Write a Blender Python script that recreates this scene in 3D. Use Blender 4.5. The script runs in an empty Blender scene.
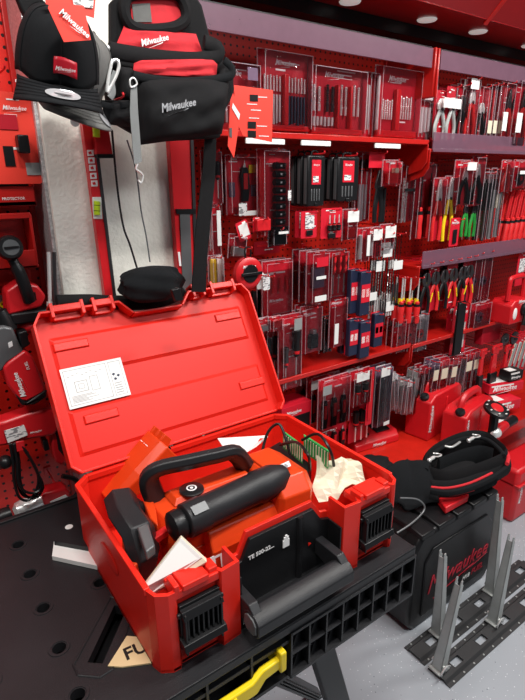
import bpy, bmesh, math, random
from mathutils import Vector, Matrix
random.seed(7)
S = bpy.context.scene
COL = S.collection
PI = math.pi
# ---------------------------------------------------------------- camera
RW = ((0.81280077, 0.19163914, -0.55011757), (-0.58249822, 0.25582232, -0.77152496), (-0.00712202, 0.94753859, 0.31956203))
EYE = Vector((0, 0, 1.62)); FPX = 516.0
def ray(u, v):
    c = (u-262.5, 350-v, -FPX)
    return Vector([sum(RW[i][j]*c[j] for j in range(3)) for i in range(3)])
def atY(u, v, y):
    d = ray(u, v); return EYE + d*(y/d.y)
def atZ(u, v, z):
    d = ray(u, v); return EYE + d*((z-EYE.z)/d.z)
def atX(u, v, x):
    d = ray(u, v); return EYE + d*(x/d.x)
cam = bpy.data.objects.new('camera', bpy.data.cameras.new('camera')); COL.objects.link(cam)
cam.data.lens = FPX*36/700; cam.data.sensor_width = 36; cam.data.sensor_fit = 'AUTO'
cam.matrix_world = Matrix.Translation(EYE) @ Matrix(RW).to_4x4()
S.camera = cam
S.view_settings.view_transform = 'Standard'; S.view_settings.look = 'None'
S.view_settings.exposure = -0.22; S.view_settings.gamma = 1.0
# ---------------------------------------------------------------- materials
def mat(name, col, rough=.5, metal=0, var=.12, scale=30, bump=0, bscale=200, coat=0, spec=.5):
    m = bpy.data.materials.new(name); m.use_nodes = True
    nt = m.node_tree; b = nt.nodes['Principled BSDF']; L = nt.links
    tc = nt.nodes.new('ShaderNodeTexCoord'); n = nt.nodes.new('ShaderNodeTexNoise')
    n.inputs['Scale'].default_value = scale; n.inputs['Detail'].default_value = 3
    L.new(tc.outputs['Object'], n.inputs['Vector'])
    r = nt.nodes.new('ShaderNodeMixRGB')
    r.inputs[1].default_value = (*[c*(1-var) for c in col], 1); r.inputs[2].default_value = (*[min(1, c*(1+var)) for c in col], 1)
    L.new(n.outputs['Fac'], r.inputs[0]); L.new(r.outputs[0], b.inputs['Base Color'])
    b.inputs['Roughness'].default_value = rough; b.inputs['Metallic'].default_value = metal
    b.inputs['Specular IOR Level'].default_value = spec
    if coat: b.inputs['Coat Weight'].default_value = coat; b.inputs['Coat Roughness'].default_value = .15
    if bump:
        n2 = nt.nodes.new('ShaderNodeTexNoise'); n2.inputs['Scale'].default_value = bscale; n2.inputs['Detail'].default_value = 4
        L.new(tc.outputs['Object'], n2.inputs['Vector'])
        bp = nt.nodes.new('ShaderNodeBump'); bp.inputs['Strength'].default_value = bump; bp.inputs['Distance'].default_value = .002
        L.new(n2.outputs['Fac'], bp.inputs['Height']); L.new(bp.outputs[0], b.inputs['Normal'])
    return m
def pegmat(name, col, rough=.35):
    m = mat(name, col, rough); nt = m.node_tree; L = nt.links; b = nt.nodes['Principled BSDF']
    g = nt.nodes.new('ShaderNodeNewGeometry'); sp = nt.nodes.new('ShaderNodeSeparateXYZ'); L.new(g.outputs['Position'], sp.inputs[0])
    def cell(o):
        a = nt.nodes.new('ShaderNodeMath'); a.operation = 'MULTIPLY'; a.inputs[1].default_value = 40; L.new(o, a.inputs[0])
        f = nt.nodes.new('ShaderNodeMath'); f.operation = 'FRACT'; L.new(a.outputs[0], f.inputs[0])
        s = nt.nodes.new('ShaderNodeMath'); s.operation = 'SUBTRACT'; s.inputs[1].default_value = .5; L.new(f.outputs[0], s.inputs[0])
        q = nt.nodes.new('ShaderNodeMath'); q.operation = 'POWER'; q.inputs[1].default_value = 2; L.new(s.outputs[0], q.inputs[0]); return q
    ad = nt.nodes.new('ShaderNodeMath'); ad.operation = 'ADD'; L.new(cell(sp.outputs[0]).outputs[0], ad.inputs[0]); L.new(cell(sp.outputs[2]).outputs[0], ad.inputs[1])
    lt = nt.nodes.new('ShaderNodeMath'); lt.operation = 'LESS_THAN'; lt.inputs[1].default_value = .026; L.new(ad.outputs[0], lt.inputs[0])
    mx = nt.nodes.new('ShaderNodeMixRGB'); L.new(lt.outputs[0], mx.inputs[0]); src = b.inputs['Base Color'].links[0].from_socket
    L.new(src, mx.inputs[1]); mx.inputs[2].default_value = (.012, .002, .002, 1); L.new(mx.outputs[0], b.inputs['Base Color'])
    return m
def clearmat(name, tint=(1, .97, .97), fac=.015, rough=.06, bmp=.8, gc=(.9, .9, .95)):
    m = bpy.data.materials.new(name); m.use_nodes = True; nt = m.node_tree; nt.nodes.clear(); L = nt.links
    o = nt.nodes.new('ShaderNodeOutputMaterial'); t = nt.nodes.new('ShaderNodeBsdfTransparent'); g = nt.nodes.new('ShaderNodeBsdfGlossy')
    t.inputs[0].default_value = (*tint, 1); g.inputs['Roughness'].default_value = rough; g.inputs[0].default_value = (*gc, 1)
    tc = nt.nodes.new('ShaderNodeTexCoord'); n = nt.nodes.new('ShaderNodeTexNoise'); n.inputs['Scale'].default_value = 60
    L.new(tc.outputs['Object'], n.inputs['Vector']); bp = nt.nodes.new('ShaderNodeBump'); bp.inputs['Strength'].default_value = bmp; bp.inputs['Distance'].default_value = .004
    L.new(n.outputs['Fac'], bp.inputs['Height']); L.new(bp.outputs[0], g.inputs['Normal'])
    f = nt.nodes.new('ShaderNodeFresnel'); f.inputs[0].default_value = 1.45; a = nt.nodes.new('ShaderNodeMath'); a.operation = 'ADD'; a.inputs[1].default_value = fac; a.use_clamp = True
    L.new(f.outputs[0], a.inputs[0]); mx = nt.nodes.new('ShaderNodeMixShader'); L.new(a.outputs[0], mx.inputs[0]); L.new(t.outputs[0], mx.inputs[1]); L.new(g.outputs[0], mx.inputs[2])
    L.new(mx.outputs[0], o.inputs[0]); return m
def printmat(name, base, ink, sx=60, sz=160, thr=.55):
    m = mat(name, base, .5, var=.03); nt = m.node_tree; L = nt.links; b = nt.nodes['Principled BSDF']
    tc = nt.nodes.new('ShaderNodeTexCoord'); mp = nt.nodes.new('ShaderNodeMapping'); mp.inputs['Scale'].default_value = (sx, sx, sz)
    L.new(tc.outputs['Object'], mp.inputs[0]); n = nt.nodes.new('ShaderNodeTexNoise'); n.inputs['Scale'].default_value = 1; n.inputs['Detail'].default_value = 1
    L.new(mp.outputs[0], n.inputs['Vector']); g = nt.nodes.new('ShaderNodeMath'); g.operation = 'GREATER_THAN'; g.inputs[1].default_value = thr; L.new(n.outputs['Fac'], g.inputs[0])
    mx = nt.nodes.new('ShaderNodeMixRGB'); L.new(g.outputs[0], mx.inputs[0]); mx.inputs[1].default_value = (*base, 1); mx.inputs[2].default_value = (*ink, 1); L.new(mx.outputs[0], b.inputs['Base Color']); return m
def emat(name, col, s):
    m = mat(name, col, .4); b = m.node_tree.nodes['Principled BSDF']; b.inputs['Emission Color'].default_value = (*col, 1); b.inputs['Emission Strength'].default_value = s; return m
RED = mat('red_case_plastic', (.74, .020, .010), .36, var=.06, bump=.15, bscale=500, spec=.4)
REDIN = mat('red_case_inner_plastic', (.68, .018, .010), .42, spec=.3, var=.08, scale=8, bump=.1, bscale=300)
ORANGE = mat('orange_tool_plastic', (.66, .050, .007), .38, var=.06, spec=.4)
BLACK = mat('black_plastic', (.008, .008, .009), .36, var=.2, spec=.35)
BLACKG = mat('black_rubber', (.016, .016, .018), .40, spec=.35, var=.15, bump=.2, bscale=900)
BENCH = mat('black_bench_plastic', (.015, .015, .017), .42, spec=.4, var=.3, scale=12, bump=.3, bscale=350)
CLOTH = mat('black_nylon', (.006, .006, .007), .8, var=.3, scale=80, bump=.8, bscale=900, spec=.25)
CLOTH2 = mat('black_felt_cap', (.008, .009, .0105), .9, var=.25, scale=150, bump=.6, bscale=1200, spec=.2)
GREYCLOTH = mat('grey_nylon', (.13, .13, .125), .8, var=.15, scale=90, bump=.5, bscale=900)
REDCLOTH = mat('red_nylon', (.62, .015, .025), .75, var=.2, scale=60, bump=.6, bscale=900)
WEB = mat('grey_webbing', (.22, .23, .23), .7, bump=.6, bscale=900)
STEEL = mat('bright_steel', (.86, .86, .85), .26, .45)
GALV = mat('galvanised_steel', (.46, .48, .47), .42, .5, var=.2, scale=20)
TRACK = mat('grey_painted_rail', (.045, .045, .047), .5, .3)
DKSTEEL = mat('dark_steel', (.09, .085, .09), .35, .8)
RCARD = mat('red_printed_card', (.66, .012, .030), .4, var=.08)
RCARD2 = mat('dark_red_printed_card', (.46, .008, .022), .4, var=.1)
OCARD = mat('orange_red_card', (.85, .05, .03), .45, var=.04)
RSHEET = mat('red_painted_steel', (.50, .010, .007), .32, var=.1, coat=.3)
RDARK = mat('deep_red_painted_steel', (.32, .006, .008), .3, var=.1, coat=.3)
RPLAST = mat('red_tool_plastic', (.62, .012, .018), .35, var=.08)
RGRIP = mat('red_handle_grip', (.66, .018, .02), .4)
YEL = mat('yellow_plastic', (.85, .62, .01), .4, var=.05)
GRN = mat('green_handle_grip', (.02, .28, .04), .4)
GPCB = mat('green_plastic_strip', (.03, .34, .08), .4, var=.3, scale=100)
WHITE = mat('white_paper', (.80, .80, .78), .6, var=.03)
WLOGO = mat('white_print', (.85, .84, .84), .5, var=.02)
RLOGO = mat('red_print', (.42, .012, .03), .35, var=.05)
SLOGO = mat('silver_print', (.75, .75, .78), .25, .6)
BLOGO = mat('black_print', (.01, .01, .01), .5)
CREAM = mat('cream_paper', (.70, .63, .48), .75, var=.08, scale=40, bump=.4, bscale=60)
YCARD = mat('pale_yellow_card', (.72, .55, .30), .6, var=.08)
PLABEL = printmat('printed_white_label', (.80, .80, .79), (.25, .25, .26))
DRAWLAB = printmat('printed_diagram_label', (.82, .82, .81), (.45, .45, .47), 140, 140, .60)
CLEAR = clearmat('clear_plastic')
CLEARP = clearmat('clear_pink_plastic', (.97, .88, .90), .03, .08)
def filmmat(name, col, t, rough=.25):
    m = mat(name, col, rough); nt = m.node_tree; L = nt.links; b = nt.nodes['Principled BSDF']; o = nt.nodes['Material Output']
    tr = nt.nodes.new('ShaderNodeBsdfTransparent'); mx = nt.nodes.new('ShaderNodeMixShader'); mx.inputs[0].default_value = 1-t
    L.new(tr.outputs[0], mx.inputs[1]); L.new(b.outputs[0], mx.inputs[2]); L.new(mx.outputs[0], o.inputs[0]); return m
LIP = filmmat('frosted_acrylic', (.20, .10, .145), .35, .3)
EDGE = filmmat('painted_edge_glint_film', (.75, .62, .68), .66, .2)  # pale see-through film, highlight of plastic edges put into its colour
BLUEDK = mat('dark_blue_black_plastic', (.015, .02, .05), .4)
PURP = mat('purple_grey_plastic', (.16, .10, .16), .3)
VIAL = emat('yellow_green_vial', (.55, .75, .02), 0.0)
VIAL.node_tree.nodes['Principled BSDF'].inputs['Base Color'].default_value = (.6, .8, .02, 1)
GREYPL = mat('grey_gearcase', (.12, .125, .13), .4, .3)
LAMP = emat('lamp_ring_white', (.85, .82, .78), .35)
PLASTER = mat('white_textured_board', (.88, .86, .78), .55, var=.10, scale=25, bump=1.0, bscale=110)
GLITTER = mat('grey_stippled_foil', (.66, .63, .66), .35, .5, var=.6, scale=160, bump=1, bscale=260)
PEG = pegmat('red_pegboard', (.56, .016, .008)); PEG2 = pegmat('bright_red_pegboard', (.72, .018, .010))
def floormat():
    m = mat('speckled_grey_epoxy', (.36, .385, .42), .35, var=.06, scale=6); nt = m.node_tree; L = nt.links; b = nt.nodes['Principled BSDF']
    tc = nt.nodes.new('ShaderNodeTexCoord')
    src = b.inputs['Base Color'].links[0].from_socket
    for sc, thr, c in ((95, .085, (.85, .86, .88, 1)), (55, .06, (.10, .11, .13, 1))):
        v = nt.nodes.new('ShaderNodeTexVoronoi'); v.inputs['Scale'].default_value = sc; L.new(tc.outputs['Object'], v.inputs['Vector'])
        l = nt.nodes.new('ShaderNodeMath'); l.operation = 'LESS_THAN'; l.inputs[1].default_value = thr*1.6; L.new(v.outputs['Distance'], l.inputs[0])
        sh = nt.nodes.new('ShaderNodeSeparateColor'); L.new(v.outputs['Color'], sh.inputs[0])
        g = nt.nodes.new('ShaderNodeMath'); g.operation = 'GREATER_THAN'; g.inputs[1].default_value = .55; L.new(sh.outputs[0], g.inputs[0])
        q = nt.nodes.new('ShaderNodeMath'); q.operation = 'MULTIPLY'; L.new(l.outputs[0], q.inputs[0]); L.new(g.outputs[0], q.inputs[1])
        mx = nt.nodes.new('ShaderNodeMixRGB'); L.new(q.outputs[0], mx.inputs[0]); L.new(src, mx.inputs[1]); mx.inputs[2].default_value = c; src = mx.outputs[0]
    L.new(src, b.inputs['Base Color']); return m
FLOOR = floormat()
# ---------------------------------------------------------------- geometry helpers
class MB:
    def __init__(s): s.b = bmesh.new()
    def face(s, vs):
        try: s.b.faces.new(vs)
        except ValueError: pass
    def box(s, c, d, R=None):
        M = Matrix.Translation(Vector(c)) @ (R.to_4x4() if R else Matrix()) @ Matrix.Diagonal((d[0], d[1], d[2], 1))
        bmesh.ops.create_cube(s.b, size=1, matrix=M); return s
    def bb(s, x0, x1, y0, y1, z0, z1):
        return s.box(((x0+x1)/2, (y0+y1)/2, (z0+z1)/2), (abs(x1-x0), abs(y1-y0), abs(z1-z0)))
    def prism(s, pts, vec):
        vec = Vector(vec); a = [s.b.verts.new(p) for p in pts]; c = [s.b.verts.new(Vector(p)+vec) for p in pts]
        s.face(a); s.face(c[::-1]); n = len(a)
        for i in range(n): s.face((a[i], c[i], c[(i+1) % n], a[(i+1) % n]))
        return s
    def ring(s, c, ax1, ax2, n): return [s.b.verts.new(Vector(c)+ax1*math.cos(2*PI*i/n)+ax2*math.sin(2*PI*i/n)) for i in range(n)]
    def skin(s, rings, cap=True):
        for a, c in zip(rings, rings[1:]):
            n = len(a)
            for i in range(n): s.face((a[i], a[(i+1) % n], c[(i+1) % n], c[i]))
        if cap: s.face(rings[0][::-1]); s.face(rings[-1])
        return s
    def cyl(s, p0, p1, r0, r1=None, n=12):
        p0, p1 = Vector(p0), Vector(p1); r1 = r0 if r1 is None else r1
        d = (p1-p0).normalized(); a = d.orthogonal().normalized(); c = d.cross(a)
        return s.skin([s.ring(p0, a*r0, c*r0, n), s.ring(p1, a*r1, c*r1, n)])
    def lathe(s, p0, d, prof, n=14):
        d = Vector(d).normalized(); a = d.orthogonal().normalized(); c = d.cross(a); p0 = Vector(p0)
        return s.skin([s.ring(p0+d*t, a*r, c*r, n) for t, r in prof])
    def twist(s, p0, p1, r, turns, k=22):
        p0, p1 = Vector(p0), Vector(p1); d = (p1-p0); l = d.normalized(); a = l.orthogonal().normalized(); c = l.cross(a); R = []
        for i in range(k+1):
            t = i/k; an = t*turns*2*PI; u = a*math.cos(an)+c*math.sin(an); w = l.cross(u)
            R.append(s.ring(p0+d*t, u*r, w*r*.42, 6))
        return s.skin(R)
    def tube(s, pts, r, n=8, flat=None, smooth=True, closed=False):
        pts = [Vector(p) for p in pts]
        if smooth and len(pts) > 2:
            q = []; N = len(pts); rng = range(N if closed else N-1)
            for i in rng:
                g = lambda k: pts[k % N] if closed else pts[max(0, min(N-1, k))]
                p0, p1, p2, p3 = g(i-1), g(i), g(i+1), g(i+2)
                for j in range(4):
                    t = j/4; q.append(.5*((2*p1)+(p2-p0)*t+(2*p0-5*p1+4*p2-p3)*t*t+(3*p1-p0-3*p2+p3)*t**3))
            if not closed: q.append(pts[-1])
            pts = q
        prev = None; R = []; N = len(pts)
        for i, p in enumerate(pts):
            if closed: t = pts[(i+1) % N]-pts[i-1]
            else: t = pts[min(i+1, N-1)]-pts[max(i-1, 0)]
            t.normalize()
            a = t.orthogonal().normalized() if prev is None else (prev-t*prev.dot(t)).normalized()
            if prev is None and flat is not None:
                f = Vector(flat); a = (f-t*f.dot(t)).normalized()
            prev = a; c = t.cross(a); rr = r[min(i, len(r)-1)] if isinstance(r, (list, tuple)) and flat is None else r
            if flat is not None: R.append(s.ring(p, a*r[0], c*r[1], n))
            else: R.append(s.ring(p, a*rr, c*rr, n))
        if closed: R.append(R[0]); return s.skin(R, False)
        return s.skin(R)
    def ell(s, c, r, R=None, u=16, v=10):
        M = Matrix.Translation(Vector(c)) @ (R.to_4x4() if R else Matrix()) @ Matrix.Diagonal((r[0], r[1], r[2], 1))
        bmesh.ops.create_uvsphere(s.b, u_segments=u, v_segments=v, radius=1, matrix=M); return s
    def grid(s, f, nu, nv):
        V = [[s.b.verts.new(f(i/nu, j/nv)) for j in range(nv+1)] for i in range(nu+1)]
        for i in range(nu):
            for j in range(nv): s.face((V[i][j], V[i+1][j], V[i+1][j+1], V[i][j+1]))
        return s
    def pillow(s, c4, depth, nu=12, nv=12, wob=.0, pw=.5, back=.004, n=(0, -1, 0)):
        # c4: four corners BL, BR, TR, TL; bulges along n
        BL, BR, TR, TL = [Vector(p) for p in c4]; n = Vector(n)
        rnd = random.Random(len(s.b.verts)+int(abs(BL.x)*1e4))
        ph = [rnd.uniform(0, 6) for _ in range(6)]
        def f(u, v):
            p = BL.lerp(BR, u).lerp(TL.lerp(TR, u), v)
            e = max(0, (1-(2*u-1)**4)*(1-(2*v-1)**4))**pw
            w = wob*(math.sin(9*u+ph[0]+4*v)+math.sin(13*v+ph[1]-5*u)+.6*math.sin(21*u+ph[2])*math.sin(17*v+ph[3]))*e
            return p+n*(depth*e+w)
        s.grid(f, nu, nv); s.grid(lambda u, v: BR.lerp(BL, u).lerp(TR.lerp(TL, u), v)-n*back*(1 if 0 < u < 1 and 0 < v < 1 else 0), nu, nv)
        bmesh.ops.remove_doubles(s.b, verts=s.b.verts, dist=1e-5); return s
    def mesh(s, name, off=None, m=None, smooth=False):
        bmesh.ops.recalc_face_normals(s.b, faces=s.b.faces)
        if off is not None: bmesh.ops.translate(s.b, verts=s.b.verts, vec=-Vector(off))
        me = bpy.data.meshes.new(name); s.b.to_mesh(me); s.b.free()
        if m: me.materials.append(m)
        if smooth: me.shade_smooth(); 
        return me
def deco(o, bev=0, smooth=False, sub=0, solid=0):
    if solid:
        k = o.modifiers.new('solid', 'SOLIDIFY'); k.thickness = solid
    if bev:
        k = o.modifiers.new('bevel', 'BEVEL'); k.width = bev; k.segments = 2; k.limit_method = 'ANGLE'; k.angle_limit = math.radians(40); k.harden_normals = False
    if sub:
        k = o.modifiers.new('sub', 'SUBSURF'); k.levels = sub; k.render_levels = sub
def smooth_angle(me, ang=40):
    me.shade_smooth()
    try: me.set_sharp_from_angle(angle=math.radians(ang))
    except Exception: pass
class T:
    """a thing: an Empty at its base; parts are given in world coordinates (world=True) or relative to the base"""
    def __init__(s, name, label, cat, loc=(0, 0, 0), group=None, kind=None, world=False):
        s.o = bpy.data.objects.new(name, None); s.o.empty_display_size = .05; COL.objects.link(s.o); s.o.location = loc; s.loc = Vector(loc); s.w = world
        if label: s.o['label'] = label
        if cat: s.o['category'] = cat
        if group: s.o['group'] = group
        if kind: s.o['kind'] = kind
    def part(s, name, mb, m, parent=None, bev=0, smooth=True, sub=0, solid=0, label=None):
        me = mb.mesh(name, s.loc if s.w else None, m)
        if smooth: smooth_angle(me)
        o = bpy.data.objects.new(name, me); COL.objects.link(o); o.parent = parent or s.o
        deco(o, bev, smooth, sub, solid)
        if label: o['label'] = label
        return o
    def rot(s, x=0, y=0, z=0): s.o.rotation_euler = tuple(math.radians(a) for a in (x, y, z)); return s
def solo(name, mb, m, label, cat, group=None, kind=None, bev=0, smooth=True, sub=0, solid=0):
    vs = [v.co for v in mb.b.verts]; c = Vector(((min(v.x for v in vs)+max(v.x for v in vs))/2, (min(v.y for v in vs)+max(v.y for v in vs))/2, min(v.z for v in vs)))
    me = mb.mesh(name, c, m)
    if smooth: smooth_angle(me)
    o = bpy.data.objects.new(name, me); COL.objects.link(o); o.location = c; deco(o, bev, smooth, sub, solid)
    if label: o['label'] = label
    if cat: o['category'] = cat
    if group: o['group'] = group
    if kind: o['kind'] = kind
    return o
def dup(root, d, label=None):
    def cp(o, par):
        c = o.copy(); COL.objects.link(c)
        if par: c.parent = par
        for ch in o.children: cp(ch, c)
        return c
    r = cp(root, None); r.location = root.location+Vector(d)
    if label: r['label'] = label
    return r
# lettering
_txt = {}
def text_mesh(word, shear=.0, bold=.0, bolt=False, m=None):
    k = (word, shear, bold, bolt, m.name)
    if k in _txt: return _txt[k]
    cu = bpy.data.curves.new('letters', 'FONT'); cu.body = word; cu.size = 1; cu.shear = shear; cu.offset = bold; cu.resolution_u = 2; cu.extrude = .01
    o = bpy.data.objects.new('letters', cu); COL.objects.link(o); bpy.context.view_layer.update()
    me = bpy.data.meshes.new_from_object(o.evaluated_get(bpy.context.evaluated_depsgraph_get())); bpy.data.objects.remove(o)
    b = bmesh.new(); b.from_mesh(me)
    x0 = min(v.co.x for v in b.verts); x1 = max(v.co.x for v in b.verts); w = x1-x0
    for v in b.verts: v.co.x -= x0
    if shear and bolt:
        # climbing script: first letter larger, letters rise to the right
        for v in b.verts:
            t = v.co.x/w; v.co.y *= 1.05
            if t < .16: v.co.y = v.co.y*1.18-.05
    if bolt:
        pts = [(.10, -.50), (.62, -.18), (.60, -.30), (1.0, -.02), (.74, -.20), (.76, -.10)]
        vs = [b.verts.new((x*w, y, z)) for z in (.01, -.01) for x, y in pts]; n = len(pts)
        b.faces.new(vs[:n]); b.faces.new(vs[n:][::-1])
        for i in range(n): b.faces.new((vs[i], vs[n+i], vs[n+(i+1) % n], vs[(i+1) % n]))
    bmesh.ops.scale(b, verts=b.verts, vec=(1/w, 1/w, 1/w)); b.to_mesh(me); b.free()
    me.materials.clear(); me.materials.append(m); me.name = 'lettering'; _txt[k] = me; return me
def letters(par, word, org, xd, ud, width, m, shear=0, bold=.0, bolt=False, name='lettering', hs=1.0):
    xd = Vector(xd).normalized(); ud = Vector(ud); ud = (ud-xd*ud.dot(xd)).normalized(); nd = xd.cross(ud)
    o = bpy.data.objects.new(name, text_mesh(word, shear, bold, bolt, m)); COL.objects.link(o); o.parent = par
    M = Matrix((xd*width, ud*width*hs, nd*width)).transposed().to_4x4(); M.translation = Vector(org); o.matrix_local = M; return o
def logo(par, org, width, m=None, xd=(1, 0, 0), ud=(0, 0, 1), hs=1.0, name='logo'):
    return letters(par, 'Milwaukee', org, xd, ud, width, m or WLOGO, .35, .012, True, name, hs)
# ================================================================ setting
W = 1.66; SF = 1.42; XL, XM, XR = .72, 1.83, 3.25
solo('floor', MB().bb(-2.5, 5, -1.5, 2.2, -.05, 0), FLOOR, None, None, kind='structure')
solo('wall_back', MB().bb(-1.2, 4.2, 1.70, 1.8, 0, 2.9), RDARK, None, None, kind='structure')
# ---- shelving bays
def bay(label, x0, x1, m, z0=.0, z1=2.10, y=W, cat='shelving unit', name='shelving_bay'):
    t = T(name, label, cat, ((x0+x1)/2, y, z0), world=True)
    t.part('pegboard', MB().bb(x0+.012, x1-.012, y, y+.012, z0, z1), m, smooth=False)
    for x in (x0+.008, x1-.008): t.part('upright', MB().bb(x-.012, x+.012, y-.015, y+.03, z0, z1), RSHEET, bev=.002)
    return t
bay('long red pegboard bay behind drill bit packs, left of the pliers bay', XL-.02, XM, PEG)
bay('red pegboard bay on the right holding pliers and snips', XM, XR, PEG)
lb = bay('red pegboard panel at far left carrying grinder, rotary hammer and corded drill', -.35, .335, PEG2, y=1.48, z0=.35, z1=2.3)
# ---- shelves
def shelf(label, x0, x1, z, lipkind, tags=()):
    t = T('shelf', label, 'shelf', ((x0+x1)/2, SF, z-.02), world=True)
    t.part('tray', MB().bb(x0+.004, x1-.004, SF, W-.002, z-.012, z), RSHEET, bev=.002)
    if lipkind == 'acrylic':
        t.part('clear_lip', MB().bb(x0+.03, x1-.004, SF-.006, SF-.001, z-.005, z+.062), LIP, bev=.001)
        t.part('front_rail', MB().bb(x0+.03, x1-.004, SF-.009, SF-.0065, z-.012, z+.002), LIP, bev=.001)
    else:
        t.part('front_rail', MB().bb(x0+.01, x1-.004, SF-.012, SF-.001, z-.012, z+.006), RSHEET, bev=.002)
        for a, c in tags: t.part('price_strip', MB().bb(a, c, SF-.010, SF-.004, z-.030, z-.014), WHITE, bev=.001)
    for x in (x0+.006, x1-.010):
        pts = [(x, W-.004, z-.003), (x, SF-.012, z-.003), (x, SF-.012, z-.075), (x, SF+.01, z-.105), (x, W-.03, z-.165), (x, W-.004, z-.165)]
        t.part('bracket', MB().prism(pts, (.005, 0, 0)), RSHEET, bev=.001)
    return t
def topshelf(label, x0, x1, z=2.005):
    t = T('header_rail', label, 'shelf rail', ((x0+x1)/2, SF, z-.1), world=True)
    t.part('clear_panel', MB().bb(x0+.03, x1-.02, SF-.006, SF, z, z+.066), LIP, bev=.001)
    t.part('channel', MB().bb(x0+.03, x1-.02, SF, SF+.012, z+.066, z+.072), BLACK, bev=.001)
    for x in (x0+.006, x1-.014):
        t.part('bracket', MB().bb(x, x+.008, SF-.015, W-.004, z-.10, z+.07), RSHEET, bev=.004)
    return t
topshelf('frosted header rail along top of the drill bit bay', XL+.02, XM)
topshelf('frosted header rail along top of the pliers bay at upper right', XM, XR)
shelf('red shelf under the clear drill bit boxes with white price strips', XL+.02, XM, 1.745, 'rail', ((.95, 1.10), (1.17, 1.30), (1.52, 1.66)))
shelf('frosted lipped shelf at upper right, above the hanging snips', XM, XR, 1.72, 'acrylic')
shelf('frosted lipped shelf at right, above the insulated pliers', XM, XR, 1.245, 'acrylic')
shelf('lower red shelf in left bay, above the carded screwdrivers', XL+.02, XM, .895, 'rail')
shelf('lower red shelf in right bay, above the hanging saw blades', XM, XR, .885, 'rail')
# ---- base deck
t = T('base_deck', 'low red steel base deck holding the charger and red fuel-can shaped cases', 'shelf base', (1.9, 1.45, 0), world=True)
t.part('deck_top', MB().bb(.8, 3.25, 1.20, W-.002, .375, .395), PEG, bev=.003)
t.part('kickplate', MB().bb(.8, 3.25, 1.22, 1.235, 0.0, .375), RSHEET, bev=.003)
# ---- canopy
t = T('canopy', 'glossy red canopy over the shelves with recessed lights', 'canopy', (1.9, 1.3, 2.10), world=True)
t.part('soffit', MB().bb(-.4, 4.0, 1.32, 1.52, 2.17, 2.19), RDARK, bev=.002, smooth=False)
for k, (a, c) in enumerate(((-.4, 1.995), (2.005, 3.0), (3.01, 4.0))):
    t.part('sloping_panel', MB().prism([(a, 1.32, 2.172), (a, .92, 2.56), (a, .92, 2.58), (a, 1.32, 2.192)], (c-a, 0, 0)), RDARK, bev=.002, smooth=False)
for x in (2.0, 3.005): t.part('seam_rib', MB().prism([(x-.012, 1.335, 2.155), (x-.012, .92, 2.54), (x-.012, .92, 2.58), (x-.012, 1.335, 2.20)], (.024, 0, 0)), RSHEET, bev=.002)
sl = t.part('back_strip', MB().bb(-.4, 4.0, 1.525, W, 2.13, 2.15).bb(-.4, 4.0, 1.521, 1.53, 2.13, 2.19), BLACK, smooth=False)
hp = MB()
for i in range(70): hp.cyl((1.55+i*.022, 1.60, 2.131), (1.55+i*.022, 1.60, 2.127), .004, n=6)
t.part('perforation', hp, GREYPL, sl)
lx = [atZ(u, v, 2.168) for u, v in ((350, 2), (427, 20), (478, 32), (530, 46))]
for q, nm in zip(lx, ('leftmost in view, above the drill bit boxes', 'second from left, above the bay joint', 'third from left, above the pliers', 'cut off by right edge of view')):
    l = T('downlight', 'round recessed white ringed downlight in red canopy, '+nm, 'ceiling light', (q.x, q.y, 2.162), group='canopy downlights')
    l.part('bezel', MB().lathe((0, 0, 0), (0, 0, 1), [(.003, .026), (.0035, .034), (.0075, .037)], 24), LAMP)
    l.part('lens', MB().lathe((0, 0, -.002), (0, 0, 1), [(.006, .010), (.0065, .020), (.009, .026)], 20), LAMP)
fx = [atZ(u, v, 2.165) for u, v in ((250, 8), (378, 36))]
t = T('strip_light', 'long pale strip light fixture under the canopy above drill bit bay', 'ceiling light', ((fx[0].x+fx[1].x)/2, fx[0].y, 2.14), world=True)
t.part('housing', MB().bb(.3, fx[1].x, fx[1].y-.03, fx[1].y+.03, 2.150, 2.17), WHITE, bev=.003)
t.part('diffuser', MB().bb(.31, fx[1].x-.01, fx[1].y-.022, fx[1].y+.022, 2.143, 2.150), LAMP, bev=.002)
# ---- white column with board face
t = T('display_pillar', 'white textured display pillar behind the cap and tool pouch', 'pillar', (.52, 1.4, 0), world=True)
t.part('front_board', MB().bb(.335, .715, 1.330, 1.345, 0, 2.13), PLASTER, bev=.002, smooth=False)
t.part('side_panel', MB().bb(.327, .342, 1.346, 1.475, 0, 2.13), GLITTER, bev=.003, smooth=False)
t.part('core', MB().bb(.343, .715, 1.346, 1.60, 0, 2.13), PLASTER, smooth=False)
# ================================================================ workbench
BZ = .80
sl = MB().bb(-.55, .862, .60, 1.275, BZ-.022, BZ)
bench = T('workbench', 'folding black plastic workbench with dog holes and yellow handle', 'workbench', (.15, .93, 0), world=True)
top = bench.part('bench_top', sl, BENCH, bev=.003, smooth=False)
cut = MB()
HOLES = [(.113-.115*i*1.0, y) for i in range(0, 5) for y in (.698, .81, .925, 1.04, 1.157)] + [(.228, .925)]
for x, y in HOLES: cut.cyl((x, y, BZ-.05), (x, y, BZ+.01), .0125, n=20)
a, b_ = atZ(121, 606, BZ), atZ(95, 663, BZ); d = (b_-a).normalized(); pn = Vector((-d.y, d.x, 0))*.014
cut.prism([a+pn-Vector((0, 0, .05)), a-pn-Vector((0, 0, .05)), b_-pn-Vector((0, 0, .05)), b_+pn-Vector((0, 0, .05))], (0, 0, .07))
cm = bpy.data.objects.new('cutter', cut.mesh('cutter')); COL.objects.link(cm)
bo = top.modifiers.new('holes', 'BOOLEAN'); bo.object = cm; bo.solver = 'EXACT'
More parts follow.
